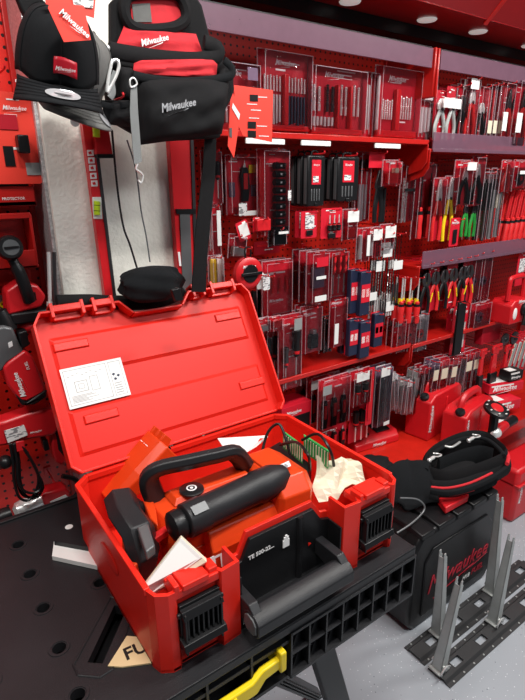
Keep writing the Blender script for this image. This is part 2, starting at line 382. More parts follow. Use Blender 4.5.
bpy.context.view_layer.update(); ev = top.evaluated_get(bpy.context.evaluated_depsgraph_get()); me = bpy.data.meshes.new_from_object(ev); top.modifiers.clear(); top.data = me
bpy.data.objects.remove(cm)
for x, y in HOLES[:10]+HOLES[-1:]: bench.part('hole_collar', MB().skin([MB.ring.__get__(M_)(Vector((x, y, BZ+z)), Vector((r, 0, 0)), Vector((0, r, 0)), 24) for M_ in [None] for z, r in ()] , False) if False else (lambda m: m.skin([m.ring((x, y, BZ+z), Vector((r, 0, 0)), Vector((0, r, 0)), 24) for z, r in ((-.001, .020), (.0015, .019), (.0015, .0145), (-.004, .0125))], False))(MB()), BENCH, top)
q = [(a+pn*2.1-d*.02), (a-pn*2.1-d*.02), (b_-pn*2.6+d*.008), (b_-pn*1.4+d*.026), (b_+pn*1.4+d*.026), (b_+pn*2.6+d*.008)]
e = MB()
for p0, p1 in zip(q, q[1:]+q[:1]): e.tube([p0+Vector((0, 0, .0005)), p1+Vector((0, 0, .0005))], .0022, 6)
bench.part('slot_border', e, BENCH, top)
e = MB()
for zc, y0 in ((.797, 1.03),):
    pass
e.bb(-.55, .862, 1.262, 1.275, BZ, BZ+.006); e.bb(-.55, .862, .600, .606, BZ, BZ+.002)
bench.part('edge_lip', e, BENCH, top, bev=.001)
bench.part('underside', MB().bb(-.54, .852, .66, 1.265, BZ-.07, BZ-.045), BLACK, smooth=False)
# front apron: triangular ribbed cells on the right, recess with yellow handle at left
ap = MB(); x0, x1, z0, z1 = .492, .862, .662, BZ-.021
ap.bb(x0, x1, .625, .632, z0+.01, z1)
ap.bb(x0, x1, .597, .63, z0, z0+.006); ap.bb(x0, x1, .597, .63, z1-.006, z1); ap.bb(x0, x1, .600, .63, (z0+z1)/2-.002, (z0+z1)/2+.002)
n = 8
for i in range(n+1):
    x = x0+(x1-x0)*i/n; ap.bb(x-.002, x+.002, .598, .63, z0, z1)
for i in range(n):
    xa = x0+(x1-x0)*i/n; xb = x0+(x1-x0)*(i+1)/n; zm = (z0+z1)/2
    for za, zb in ((z0, zm), (zm, z1)): ap.prism([(xa, .602, za), (xb, .622, zb), (xb, .622, za)], (0, .008, 0)); ap.prism([(xa, .600, zb), (xa, .628, za), (xb, .628, za)], (0, .004, 0))
bench.part('ribbed_apron', ap, BENCH, smooth=False)
ap = MB(); ap.bb(-.55, x0, .655, .662, z0-.01, z1)
for x in [-.55+.095*i for i in range(11)]: ap.bb(x-.0025, x+.0025, .602, .66, z0+.02 if x < .3 else z0, z1)
ap.bb(-.55, x0, .610, .66, z0-.012, z0-.004); ap.bb(-.55, x0, .604, .66, z1-.028, z1-.02)
bench.part('recessed_apron', ap, BENCH, smooth=False)
ap = MB()
pr = [(-.2, .592, .690), (.405, .592, .690), (.425, .592, .712), (.462, .592, .716), (.462, .592, .740), (.418, .592, .738), (.395, .592, .722), (-.2, .592, .722)]
ap.prism(pr, (0, .014, 0))
hd = bench.part('yellow_handle', ap, YEL, bev=.003, label='yellow clamping handle')
ap = MB()
for i in range(29): ap.bb(-.18+i*.019, -.18+i*.019+.006, .589, .593, .695, .717)
bench.part('grip_rib', ap, YEL, hd)
bench.part('handle_pivot', MB().bb(.457, .472, .588, .64, .708, .756), YEL, hd, bev=.003)
# legs
def beam(p0, p1, w, d_): 
    p0, p1 = Vector(p0), Vector(p1); ax = (p1-p0).normalized(); s_ = Vector((1, 0, 0)); s_ = (s_-ax*s_.dot(ax)).normalized(); t_ = ax.cross(s_)
    return [p0+s_*w/2+t_*d_/2, p0-s_*w/2+t_*d_/2, p0-s_*w/2-t_*d_/2, p0+s_*w/2-t_*d_/2], p1-p0
for p0, p1, w, mt in (((.60, .665, .70), (.80, .66, .0), .06, TRACK), ((.42, .69, .68), (.86, .92, .0), .035, BLACK), ((.60, 1.2, .72), (.78, 1.23, .0), .05, TRACK), ((-.35, .70, .70), (-.50, .66, .0), .05, TRACK), ((-.35, 1.2, .72), (-.50, 1.23, 0), .05, TRACK)):
    pts, v = beam(p0, p1, w, .028); lg = bench.part('leg', MB().prism(pts, v), mt, bev=.003, smooth=False)
    if w == .06:
        c = Vector(p0).lerp(Vector(p1), .10); bench.part('bolt', MB().cyl(c+Vector((0, -.014, 0)), c+Vector((0, -.02, 0)), .007), STEEL, lg)
        bench.part('foot', MB().bb(.76, .84, .63, .69, -.0, .03), BLACK, lg, bev=.004)
    if w == .035:
        for k in (-1, 0, 1):
            c = Vector((k*.010, -.019, 0)); pts, v = beam(Vector(p0)+c, Vector(p1)+c, .004, .004); bench.part('groove_rib', MB().prism(pts, v), TRACK, lg)
def pz0(pts, z): return [atZ(u, v, z) for u, v in pts]
# printed things on the bench
g = [atZ(u, v, BZ+.001) for u, v in ((108, 667), (127, 637), (160, 640), (166, 662), (122, 668))]
t = T('instruction_card', 'pale yellow card marked FU half under the red case corner', 'card', g[0], world=True)
cd = t.part('card', MB().prism([g[0], g[1]+Vector((0, .0, 0)), g[2], g[3], g[4]], (0, 0, .003)), YCARD, smooth=False)
letters(cd, 'FU', atZ(127, 660, BZ+.0045)-g[0], atZ(144, 650, BZ)-atZ(123, 660, BZ), atZ(120, 650, BZ)-atZ(123, 662, BZ), .040, BLOGO, 0, .02)
t = T('boxed_disc', 'dark printed card with white front flap and punched hole, left of the red case', 'package', atZ(75, 540, BZ), world=True)
t.part('white_flap', MB().prism(pz0([(52, 556), (98, 566), (102, 549), (54, 541)], BZ+.012), (0, 0, -.011)), WHITE, smooth=False)
cd = t.part('printed_top', MB().prism(pz0([(54, 541), (60, 529), (88, 517), (108, 530), (104, 550)], BZ+.0235), (0, 0, -.022)), BLACKG, smooth=False)
c = atZ(69, 527, BZ+.0238); t.part('punched_hole', MB().cyl(c, c+Vector((0, 0, .0008)), .009, n=20), WHITE, cd)
letters(cd, 'TE 700', atZ(86, 524, BZ+.024)-t.loc, (1, .1, 0), (0, 1, 0), .03, WLOGO, 0, .01)
# ================================================================ red case
CX0, CX1, CY0, CY1, CZ1 = .237, .840, .640, 1.085, .968
case = T('tool_case', 'open red plastic tool case with black latches on the workbench', 'tool case', ((CX0+CX1)/2, .86, BZ), world=True)
def wallpath(pts, t_, z0, z1, mb=None):
    mb = mb or MB(); pts = [Vector((p[0], p[1], 0)) for p in pts]; N = len(pts); inn = []
    for i in range(N):
        ds = []
        if i > 0: ds.append((pts[i]-pts[i-1]).normalized())
        if i < N-1: ds.append((pts[i+1]-pts[i]).normalized())
        ns = [Vector((d_.y, -d_.x, 0)) for d_ in ds]; n_ = sum(ns, Vector()).normalized(); inn.append(pts[i]+n_*t_/max(.5, n_.dot(ns[0])))
    for i in range(N-1):
        mb.prism([pts[i]+Vector((0, 0, z0)), pts[i+1]+Vector((0, 0, z0)), inn[i+1]+Vector((0, 0, z0)), inn[i]+Vector((0, 0, z0))], (0, 0, z1-z0))
    return mb
path = [(.402, .69), (.402, .640), (.362, .636), (.356, .648), (.282, .648), (.276, .640), (.262, .640), (.243, .652), (CX0, .672), (CX0, CY1-.03), (CX0+.03, CY1), (CX1-.03, CY1), (CX1, CY1-.03), (CX1, .670), (.832, .650), (.814, .638), (.808, .640), (.802, .648), (.712, .648), (.706, .636), (.662, .640), (.662, .69)]
sh = wallpath(path, .007, BZ, CZ1); 
sh.prism([(p[0], p[1], BZ+.002) for p in path], (0, 0, .006))
shell = case.part('base_shell', sh, RED, bev=.002, smooth=False)
rp = [(p[0]+(.003 if p[0] > .6 else -.003)*(1 if p[0] in (CX0, CX1) else 0), p[1]) for p in path[8:14]]
rim = wallpath([(x, y) for x, y in rp], .011, CZ1-.012, CZ1+.003)
case.part('rim', rim, RED, shell, bev=.002, smooth=False)
# red lip and black recessed carrying panel
zx = [(.402, BZ), (.402, .925), (.430, .930), (.450, .972), (.615, .972), (.640, .935), (.662, .928), (.662, BZ)]
case.part('panel_surround', MB().prism([(x+(0), .690, z+.004 if z > BZ else z) for x, z in zx], (0, .008, 0)), RED, shell, bev=.001, smooth=False)
ins = [(.406, BZ), (.406, .915), (.434, .922), (.453, .963), (.612, .963), (.636, .927), (.658, .920), (.658, BZ)]
pan = case.part('front_panel', MB().prism([(x, .681, z) for x, z in ins], (0, .008, 0)).bb(.4045, .4085, .643, .688, BZ+.004, .925).bb(.656, .660, .643, .688, BZ+.004, .92).bb(.41, .655, .645, .688, BZ+.003, BZ+.012), BLACK, bev=.001, smooth=False)
e = MB(); e.cyl((.575, .682, .81), (.575, .682, .962), .008, n=10)
case.part('panel_rib', e, BLACK, pan)
letters(pan, 'TE 500-22...', Vector((.447, .679, .918))-case.loc, (1, 0, .04), (0, 0, 1), .062, WLOGO, 0, .03)
e = MB(); z = .905
e.bb(.532, .548, .679, .681, z, z+.017); e.bb(.5345, .546, .679, .681, z+.018, z+.024); e.bb(.538, .5425, .679, .681, z+.024, z+.028)
case.part('pictogram', e, WLOGO, pan)
case.part('red_indicator', MB().prism([(.600, .6795, .885), (.608, .6795, .881), (.600, .6795, .877)], (0, .002, 0)), RED, pan)
# handle
hb = MB(); hy, hz = .607, .852
sec = [(-.025, -.014), (-.015, -.024), (.014, -.024), (.024, -.012), (.022, .014), (.010, .023), (-.012, .021), (-.025, .008)]
hb.prism([(.402, hy+a_, hz+b2) for a_, b2 in sec], (.238, 0, 0))
hnd = case.part('carry_handle', hb, BLACKG, bev=.002)
for x in (.403, .620):
    case.part('handle_arm', MB().prism([(x, hy-.018, hz+.012), (x, hy+.008, hz+.034), (x, .685, .885), (x, .685, .85), (x, hy+.015, hz-.016)], (.020, 0, 0)), BLACKG, hnd, bev=.002)
case.part('handle_end_cap', MB().prism([(.399, hy+a_*.75, hz+b2*.75) for a_, b2 in sec], (.004, 0, 0)), GREYPL, hnd, bev=.001)
# latches
for xa, xb, nm in ((.280, .358, 1), (.714, .800, 2)):
    l = MB(); y = .634
    l.bb(xa, xb, y+.004, y+.014, .840, .935)
    l.prism([(xa, y-.012, .915), (xa, y-.004, .928), (xa, y+.012, .930), (xa, y+.012, .910)], (xb-xa, 0, 0))
    l.prism([(xa-.003, y-.016, .852), (xa-.003, y-.012, .864), (xa-.003, y+.012, .868), (xa-.003, y+.012, .852)], (xb-xa+.006, 0, 0))
    for x in (xa+.002, xb-.006): l.bb(x, x+.004, y-.010, y+.012, .838, .925)
    for i in range(1, 8):
        x = xa+(xb-xa)*i/8; l.bb(x-.0018, x+.0018, y-.006, y+.012, .866, .91); l.bb(x-.0014, x+.0014, y-.003, y+.012, .836, .852)
    lt = case.part('latch', l, BLACK, bev=.001, smooth=False)
    for x in (xa, xb): case.part('latch_pin', MB().cyl((x-.005, y+.004, .918), (x+.005, y+.004, .918), .005), BLACK, lt)
    tb = MB(); tb.bb(xa-.006, xb+.002, .640, .690, .950, .966); tb.bb(xa+.008, xb-.020, .636, .680, .963, .976); tb.bb(xa-.006, xa+.004, .640, .672, .963, .978); tb.bb(xb-.016, xb+.002, .645, .672, .963, .976)
    case.part('latch_tab', tb, RED, shell, bev=.002, smooth=False)
# sticker on left side
c = Vector((CX0-.001, .86, .905)); 
case.part('oval_recess', MB().ell(c, (.002, .050, .022), u=24, v=12), REDIN, shell)
# lid
h0 = Vector((CX0-.002, 1.088, CZ1+.004)); dv = Vector((0, .200, .338)).normalized(); dn = Vector((0, -dv.z, dv.y)); LW = .606; LL = .388
def lp(a_, b_, c_=0): return h0+Vector((a_, 0, 0))+dv*b_+dn*c_
dip = [(0.02, 0), (LW-.02, 0), (LW, .02), (LW, LL-.03), (LW-.02, LL), (LW-.195, LL), (LW-.225, LL-.035), (.245, LL-.035), (.215, LL-.0), (.02, LL), (0, LL-.03), (0, .02)]
lid = T  # keep name
ld = case.part('lid', MB().prism([lp(x, y, -.004) for x, y in dip], dn*.005), REDIN, bev=.001, smooth=False)
rm = MB()
for (xa, ya), (xb, yb) in zip(dip, dip[1:]+dip[:1]):
    c_ = Vector((LW/2, LL/2)); dd = Vector((xb-xa, yb-ya)); nn = Vector((-dd.y, dd.x)).normalized()*.006
    rm.prism([lp(xa, ya, 0), lp(xb, yb, 0), lp(xb+nn.x, yb+nn.y, 0), lp(xa+nn.x, ya+nn.y, 0)], dn*(.034 if ya > .01 or yb > .01 else .012))
case.part('lid_rim', rm, RED, ld, bev=.0015, smooth=False)
rm = MB()
def lbox(mb, a0, a1, b0, b1, c0, c1): return mb.prism([lp(a0, b0, c0), lp(a1, b0, c0), lp(a1, b1, c0), lp(a0, b1, c0)], dn*(c1-c0))
def ltray(mb, a0, a1, b0, b1, c0, c1, s_=.006):
    A = [lp(a0, b0, c0), lp(a1, b0, c0), lp(a1, b1, c0), lp(a0, b1, c0)]; B = [lp(a0+s_, b0+s_, c1), lp(a1-s_, b0+s_, c1), lp(a1-s_, b1-s_, c1), lp(a0+s_, b1-s_, c1)]
    a_ = [mb.b.verts.new(p) for p in A]; b_ = [mb.b.verts.new(p) for p in B]; mb.face(a_); mb.face(b_)
    for i in range(4): mb.face((a_[i], a_[(i+1) % 4], b_[(i+1) % 4], b_[i]))
    return mb
ltray(rm, .03, LW-.03, .225, .330, 0, .006, .010); ltray(rm, .03, LW-.03, .035, .150, 0, .006, .010)
case.part('raised_band', rm, REDIN, ld, bev=.002, smooth=False)
for a0, b0 in ((.035, .290), (.06, .105), (LW-.125, .290), (LW-.115, .085)):
    case.part('embossed_pad', ltray(MB(), a0, a0+.085, b0, b0+.024, .006 if b0 != .085 else .005, .011, .003), RED, ld, bev=.001, smooth=False)
# latch receivers along lid tip
for a0, a1 in ((.045, .125), (.145, .200), (LW-.185, LW-.145), (LW-.125, LW-.045)):
    rm = MB(); lbox(rm, a0, a1, LL-.006, LL+.010, .012, .036); lbox(rm, a0, a0+.008, LL-.02, LL+.016, .0, .038); lbox(rm, a1-.008, a1, LL-.02, LL+.016, .0, .038); lbox(rm, a0+.008, a1-.008, LL-.022, LL-.006, .0, .014)
    case.part('latch_catch', rm, RED, ld, bev=.0015, smooth=False)
la, lb2 = .036, .160
case.part('instruction_label', MB().prism([lp(la, lb2-.010, .007), lp(la+.150, lb2-.010, .007), lp(la+.150, lb2+.088, .007), lp(la, lb2+.088, .007)], dn*.0008), WHITE, ld, smooth=False)
e = MB(); 
def lrect(mb, a0, a1, b0, b1, t_=.0012, c_=.0080):
    for q in ((a0, a1, b0, b0+t_), (a0, a1, b1-t_, b1), (a0, a0+t_, b0, b1), (a1-t_, a1, b0, b1)): lbox(mb, *q, c_, c_+.0002)
L0 = la; M0 = lb2-.010
lrect(e, L0+.005, L0+.108, M0+.006, M0+.092); lrect(e, L0+.025, L0+.055, M0+.035, M0+.062, .0015); lrect(e, L0+.062, L0+.082, M0+.032, M0+.068, .0012); lrect(e, L0+.033, L0+.047, M0+.042, M0+.055, .001)
for i in range(6): lbox(e, L0+.012, L0+.012+random.uniform(.03, .08), M0+.012+i*.003, M0+.0132+i*.003, .008, .0082)
for i in range(8): lbox(e, L0+.012+i*.011, L0+.018+i*.011, M0+.075+(i % 3)*.003, M0+.0765+(i % 3)*.003, .008, .0082)
lrect(e, L0+.114, L0+.144, M0+.006, M0+.092, .001)
for i in range(5): lbox(e, L0+.118, L0+.136, M0+.012+i*.006, M0+.014+i*.006, .008, .0082)
case.part('printed_diagram', e, mat('grey_print', (.35, .35, .36), .5), ld, smooth=False)
e = MB()
for a_, b_ in ((.123, .048), (.132, .055), (.121, .060)): e.prism([lp(L0+a_, M0+b_-.004, .008), lp(L0+a_+.005, M0+b_, .008), lp(L0+a_, M0+b_+.004, .008), lp(L0+a_-.004, M0+b_, .008)], dn*.0003)
case.part('printed_symbol', e, BLUEDK, ld, smooth=False)
for x in (CX0+.09, CX0+.30, CX1-.10): case.part('hinge', MB().cyl((x-.04, 1.092, CZ1+.002), (x+.04, 1.092, CZ1+.002), .007, n=12), RED, shell)
# ================================================================ breaker in the case
def pz(pts, z): return [atZ(u, v, z) for u, v in pts]
brk = T('demolition_hammer', 'orange and black demolition hammer lying in the open red case', 'power tool', (.52, .86, BZ+.02), world=True)
# main body: octagonal barrel along x
yc, zc = .842, .900
def oct(x, ry, rz, dy=0, dz=0, c=.35):
    P = [(-1, -1+c), (-1+c, -1), (1-c, -1), (1, -1+c), (1, 1-c), (1-c, 1), (-1+c, 1), (-1, 1-c)]
    return [Vector((x, yc+dy+a_*ry, zc+dz+b_*rz)) for a_, b_ in P]
def loft(secs):
    m_ = MB(); m_.skin([[m_.b.verts.new(p) for p in s_] for s_ in secs]); return m_
body = brk.part('housing', loft([oct(.325, .045, .06, .01, -.01), oct(.340, .072, .080), oct(.46, .078, .088), oct(.47, .072, .086), oct(.60, .074, .086), oct(.65, .060, .08)]), ORANGE, bev=.003, smooth=False)
brk.part('top_ridge', loft([[Vector((.37, .83, .984)), Vector((.37, .89, .984)), Vector((.38, .875, .996)), Vector((.38, .84, .996))], [Vector((.56, .82, .984)), Vector((.56, .89, .984)), Vector((.55, .875, .998)), Vector((.55, .83, .998))]]), ORANGE, body, bev=.002, smooth=False)
brk.part('side_rib', loft([[Vector((.36, .766, .90)), Vector((.36, .766, .92)), Vector((.36, .775, .925)), Vector((.36, .775, .895))], [Vector((.58, .756, .91)), Vector((.58, .756, .93)), Vector((.58, .775, .935)), Vector((.58, .775, .905))]]), ORANGE, body, bev=.001, smooth=False)
brk.part('front_collar', loft([oct(.560, .070, .095, -.02, .005, .3), oct(.572, .090, .108, -.025, .002, .3), oct(.640, .092, .108, -.028, .002, .3), oct(.665, .070, .095, -.028, 0, .3)]), ORANGE, body, bev=.003, smooth=False)
brk.part('collar_step', loft([oct(.575, .060, .050, -.015, .065, .3), oct(.63, .055, .050, -.015, .068, .3)]), ORANGE, body, bev=.003, smooth=False)
for k in range(5): brk.part('vent_slot', MB().bb(.50+k*.010, .505+k*.010, .84, .87, .9875, .9885), BLACK, body)
brk.part('lower_shroud', loft([[Vector((x, y, z)) for y, z in ((.745, .83), (.733, .92), (.750, .958), (.80, .962), (.83, .83))] for x in (.40, .62)]), ORANGE, body, bev=.004, smooth=False)
letters(body, 'HILTI', Vector((.322, .7345, .875))-brk.loc, (1, 0, .06), (0, 0, 1), .105, WLOGO, 0, .04)
letters(body, 'TE 500', Vector((.640, .7205, .90))-brk.loc, (0, 0, 1), (-1, 0, 0), .05, WLOGO, .2, .02)
c = atZ(191.5, 488, 1.003)
bd = brk.part('badge', MB().lathe(c+Vector((0, 0, -.006)), (0, 0, 1), [(0, .026), (.004, .026), (.006, .023)], 28), BLACK, body)
brk.part('badge_ring', (lambda m_: m_.skin([m_.ring(c+Vector((0, 0, z)), Vector((r, 0, 0)), Vector((0, r, 0)), 20) for z, r in ((0, .011), (.001, .011), (.001, .008), (0, .008))], False))(MB()), WLOGO, bd)
brk.part('badge_dot', MB().cyl(c, c+Vector((0, 0, .0012)), .0035, n=10), WLOGO, bd)
# black side grip (tube across the front)
g0, g1 = atZ(183, 522, 1.0), atZ(275, 479, 1.0)
ax = (g1-g0).normalized()
brk.part('side_grip', MB().lathe(g0, ax, [(0, .022), (.003, .034), (.045, .035), (.05, .033), (.17, .033), (.175, .036), (.225, .035), (.255, .024), (.26, .014)], 10), BLACKG, bev=.0015)
gp = brk.part('grip_cap', MB().lathe(g0-ax*.028, ax, [(0, .018), (.004, .028), (.022, .030), (.028, .026)], 10), BLACK)
n_ = Vector((0, -.55, .83)); sx = ax.cross(n_).normalized()
cc = g0+ax*.028+n_*.0355
brk.part('grip_window', MB().prism([cc-ax*.016-sx*.009, cc+ax*.016-sx*.009, cc+ax*.016+sx*.009, cc-ax*.016+sx*.009], n_*.001), GREYPL, gp)
# top D handle
pts = [atZ(156, 500, .975), atZ(149, 480, 1.03), atZ(158, 469, 1.055), atZ(188, 462, 1.06), atZ(215, 456, 1.06), atZ(234, 453, 1.05), atZ(246, 468, .99)]
brk.part('top_handle', MB().tube(pts, (.024, .017), 8, flat=(0, 0, 1)), BLACKG, bev=.002)
# rear handle at left
hp_ = [atZ(120, 497, 1.0), atZ(125, 513, .995), atZ(138, 531, .985), atZ(144, 553, .95), atZ(140, 578, .88)]
rh = brk.part('rear_handle', MB().tube(hp_, (.034, .026), 6, flat=(.7, .7, 0), smooth=False), BLACKG, bev=.003)
brk.part('rear_handle_pad', MB().prism(pz([(137, 527), (148, 523), (155, 545), (146, 552)], 1.008), (0, 0, -.02)), GREYPL, rh, bev=.003)
brk.part('rear_orange_guard', MB().prism(pz([(122, 520), (130, 535), (140, 560), (133, 568), (122, 545)], .95), (0, 0, -.06)), ORANGE, rh, bev=.003)
brk.part('trigger', MB().prism(pz([(150, 535), (170, 522), (172, 527), (152, 541)], .97), (0, 0, -.015)), RGRIP, rh, bev=.002)
brk.part('rear_link', MB().tube([atZ(126, 497, 1.0), atZ(140, 508, .97), atZ(152, 505, .95)], .014, 8), BLACKG, rh)
brk.part('rear_link_arm', MB().prism(pz([(143, 500), (150, 488), (156, 510), (158, 525), (150, 518)], .985), (0, 0, -.03)), ORANGE, rh, bev=.003)
# badge on collar
q = pz([(278, 466), (289, 461), (291, 466), (280, 471)], 1.0205)
brk.part('warning_sticker', MB().prism(q, (0, 0, .001)), PLABEL, body)
# orange dust hood at the back left
dh = T('dust_hood', 'second orange tool body leaning in back left of the red case', 'power tool', (.33, .98, BZ+.02), world=True)
a0, a1 = atZ(108, 500, .90), atZ(162, 443, 1.0)
ax = (a1-a0).normalized(); sd = ax.cross(Vector((0, 0, 1))).normalized(); up = sd.cross(ax)
def q4(p, w, h_): return [p-sd*w-up*h_, p+sd*w-up*h_, p+sd*w+up*h_*.6, p+sd*w*.6+up*h_, p-sd*w*.6+up*h_, p-sd*w+up*h_*.6]
hb_ = dh.part('body', loft([q4(a0, .032, .014), q4(a0+(a1-a0)*.5, .052, .028), q4(a1, .054, .032)]), ORANGE, bev=.003, smooth=False)
dh.part('black_slot', MB().prism([a1+ax*.001+sd*s1+up*u1 for s1, u1 in ((-.030, -.010), (.030, -.010), (.030, .014), (-.030, .014))], ax*.004), BLACK, hb_)
for s1 in (-.030, -.005, .022): dh.part('end_lug', MB().prism([a1+sd*s1+up*u1+ax*v1 for u1, v1 in ((.0, 0), (.030, 0), (.034, .018), (.010, .020))], sd*.010), ORANGE, hb_, bev=.001)
letters(hb_, 'DRS', a1-ax*.03+up*.0305-sd*.03-dh.loc, sd, ax, .04, WLOGO, 0, .02)
# papers and parts in case
q = [(.285, .672, BZ+.10), (.405, .715, .955), (.385, .745, 1.035), (.270, .70, .965)]
pl = [atZ(141, 590, .955), atZ(181, 538, 1.02), atZ(207, 562, .985), atZ(192, 576, .95), atZ(148, 596, .935)]
t = T('manual_booklet', 'white manual booklet standing in front left corner of the red case', 'booklet', pl[0]-Vector((0, 0, .1)), world=True)
t.part('pages', MB().prism(pl, (.006, .012, -.004)), CREAM, bev=.001, smooth=False)
t.part('cover', MB().prism([p+Vector((-.0005, -.0015, .001)) for p in (pl[0], pl[1], pl[1].lerp(pl[2], .8), pl[3].lerp(pl[4], .1), pl[4])], (.0003, .0012, 0)), WHITE, smooth=False)
pl = [atZ(218, 440, 1.0), atZ(268, 437, 1.0), atZ(256, 447, 1.01), atZ(232, 461, .99)]
t = T('folded_leaflet', 'white folded leaflet tucked behind the hammer near the lid hinge', 'leaflet', pl[0]-Vector((0, 0, .08)), world=True)
t.part('sheet', MB().prism(pl, (.0, .002, .004)), WHITE, smooth=False)
t.part('mark', MB().prism([atZ(u, v, 1.0048) for u, v in ((260, 438.5), (265, 438), (263, 441), (258, 441.5))], (0, 0, .0006)), RED, smooth=False)
# crumpled cream paper
def crump(u, v):
    a_ = atZ(316, 462, .985); b_ = atZ(352, 457, .985); c_ = atZ(368, 486, .93); d_ = atZ(318, 505, .93)
    p = a_.lerp(b_, u).lerp(d_.lerp(c_, u), v)
    k = abs((u*1.6+v*.9) % 1-.5)*.034+abs((v*1.4-u*.6) % 1-.5)*.026
    return p+Vector((.006*math.sin(7*v), .01*math.sin(9*u+3*v), k-.012))
t = solo('paper_bag', MB().grid(crump, 9, 9), CREAM, 'crumpled cream paper bag in the right end of the red case', 'paper bag', smooth=False, solid=.002)
# green comb strips
t = T('green_connector_strip', 'green plastic strips with pale bits and black cords in case back corner', 'bit holder', (.72, 1.0, BZ+.02), world=True)
for s0, s1 in (((283, 432), (303, 447)), ((304, 436), (329, 452))):
    p0, p1 = atZ(*s0, 1.02), atZ(*s1, 1.02); v_ = p1-p0
    st = t.part('strip', MB().prism([p0, p1, p1+Vector((0, 0, -.045)), p0+Vector((0, 0, -.045))], (.006, .008, 0)), GPCB, smooth=False)
    for i in range(9):
        c = p0+v_*((i+.5)/9)+Vector((-.002, -.003, -.002)); t.part('pale_pin', MB().cyl(c, c+Vector((0, 0, -.036)), .0013, n=6), CREAM, st)
t.part('black_block', MB().prism(pz([(264, 450), (280, 441), (312, 464), (306, 478)], .965), (0, 0, -.1)), BLACK, bev=.004)
for pp in ([(262, 452, .99), (268, 432, 1.03), (279, 424, 1.05), (286, 440, 1.02), (290, 455, .99)], [(280, 445, 1.0), (296, 442, 1.04), (308, 455, 1.04), (310, 470, .98)], [(302, 440, 1.02), (318, 434, 1.05), (330, 450, 1.03), (334, 466, .98)]):
    t.part('cord', MB().tube([atZ(*p) for p in pp], .0035, 8), BLACK)
# ================================================================ hung goods
def rbox(w, h, d, x=0, z=0, y=0): return MB().bb(x-w/2, x+w/2, y-d, y, z, z+h)
def tl_bits(t, x0, x1, z0, z1, y, n=4, r=None, m=STEEL, dark=False, turns=5, name='drill_bit', **k):
    w = (x1-x0)/n; r = r or w*.30
    for i in range(n):
        x = x0+w*(i+.5); zz = z1-(z1-z0)*(.06*(i % 2))
        t.part(name, MB().twist((x, y-r-.002, z0+(zz-z0)*.28), (x, y-r-.002, zz), r, turns, 18).cyl((x, y-r-.002, z0), (x, y-r-.002, z0+(zz-z0)*.3), r*.8, n=7), DKSTEEL if dark else m)
def tl_sock(t, x0, x1, z0, z1, y, n=9, **k):
    t.part('socket_rail', MB().bb((x0+x1)/2-.006, (x0+x1)/2+.006, y-.008, y, z0, z1), RPLAST)
    for i in range(n):
        zz = z0+(z1-z0)*(i+.5)/n; r = (z1-z0)/n*.42
        s_ = t.part('socket', MB().cyl((x0, y-.016, zz), (x1, y-.016, zz), r, r*.92, 12), BLACK)
        t.part('size_mark', MB().bb((x0+x1)/2-.003, (x0+x1)/2+.004, y-.0168-r, y-.016-r, zz-.003, zz+.003), WLOGO, s_)
def tl_pliers(t, x0, x1, z0, z1, y, grip=RGRIP, jaw=STEEL, style=0, open_=1.0, **k):
    cx = (x0+x1)/2; w = (x1-x0)/2; H = z1-z0; zp = z0+H*.66; th = .008
    for s_ in (-1, 1):
        if style == 0: P = [(0, -.01), (.55*w, .0), (.50*w, .10*H), (.16*w, .34*H), (.04*w, .34*H), (.02*w, .02)]
        elif style == 1: P = [(0, 0), (.6*w, .02*H), (.7*w, .14*H), (.35*w, .26*H), (.05*w, .27*H), (.15*w, .12*H)]
        else: P = [(0, 0), (.5*w, 0), (.85*w, .12*H), (.5*w, .30*H), (.1*w, .33*H), (.2*w, .2*H)]
        t.part('jaw', MB().prism([(cx+s_*a, y-th*1.5, zp+b) for a, b in P], (0, th, 0)), jaw, bev=.001)
        hp = [(cx-s_*.15*w, y-th, zp-.0), (cx-s_*.55*w*open_, y-th, zp-.18*H), (cx-s_*.85*w*open_, y-th, zp-.40*H), (cx-s_*.75*w*open_, y-th, z0)]
        hp = [(2*cx-a, b, c) for a, b, c in hp]
        h_ = t.part('handle', MB().tube(hp, (max(.004, w*.26), .007), 8, flat=(1, 0, 0)), grip)
        if grip in (YEL, RGRIP) and style == 2: t.part('yellow_inlay', MB().tube([(a, b-.006, c) for a, b, c in hp[1:3]], .0035, 6), YEL, h_)
    t.part('pivot', MB().cyl((cx, y-th*2.0, zp+.004), (cx, y-th*.4, zp+.004), max(.004, w*.2), n=12), jaw if jaw is not STEEL else DKSTEEL)
def tl_driver(t, x0, x1, z0, z1, y, grip=BLACK, n=1, blade=STEEL, **k):
    w = (x1-x0)/n
    for i in range(n):
        x = x0+w*(i+.5); r = min(w*.42, .016); H = z1-z0; up_ = k.get('up', True)
        if up_: a, d = (x, y-r-.001, z1), (0, 0, -1)
        else: a, d = (x, y-r-.001, z0), (0, 0, 1)
        h_ = t.part('handle', MB().lathe(a, d, [(0, r*.5), (.004, r*.9), (H*.10, r), (H*.2, r*.82), (H*.34, r*.98), (H*.42, r*.62), (H*.46, r*.7), (H*.48, r*.4)], 10), grip)
        dd = Vector(d); A = Vector(a)
        t.part('shaft', MB().cyl(A+dd*H*.47, A+dd*H*.97, r*.22, n=8), blade)
        t.part('red_band', MB().cyl(A+dd*H*.36, A+dd*H*.42, r*.86, n=10), RPLAST if grip is not RGRIP else BLACK, h_)
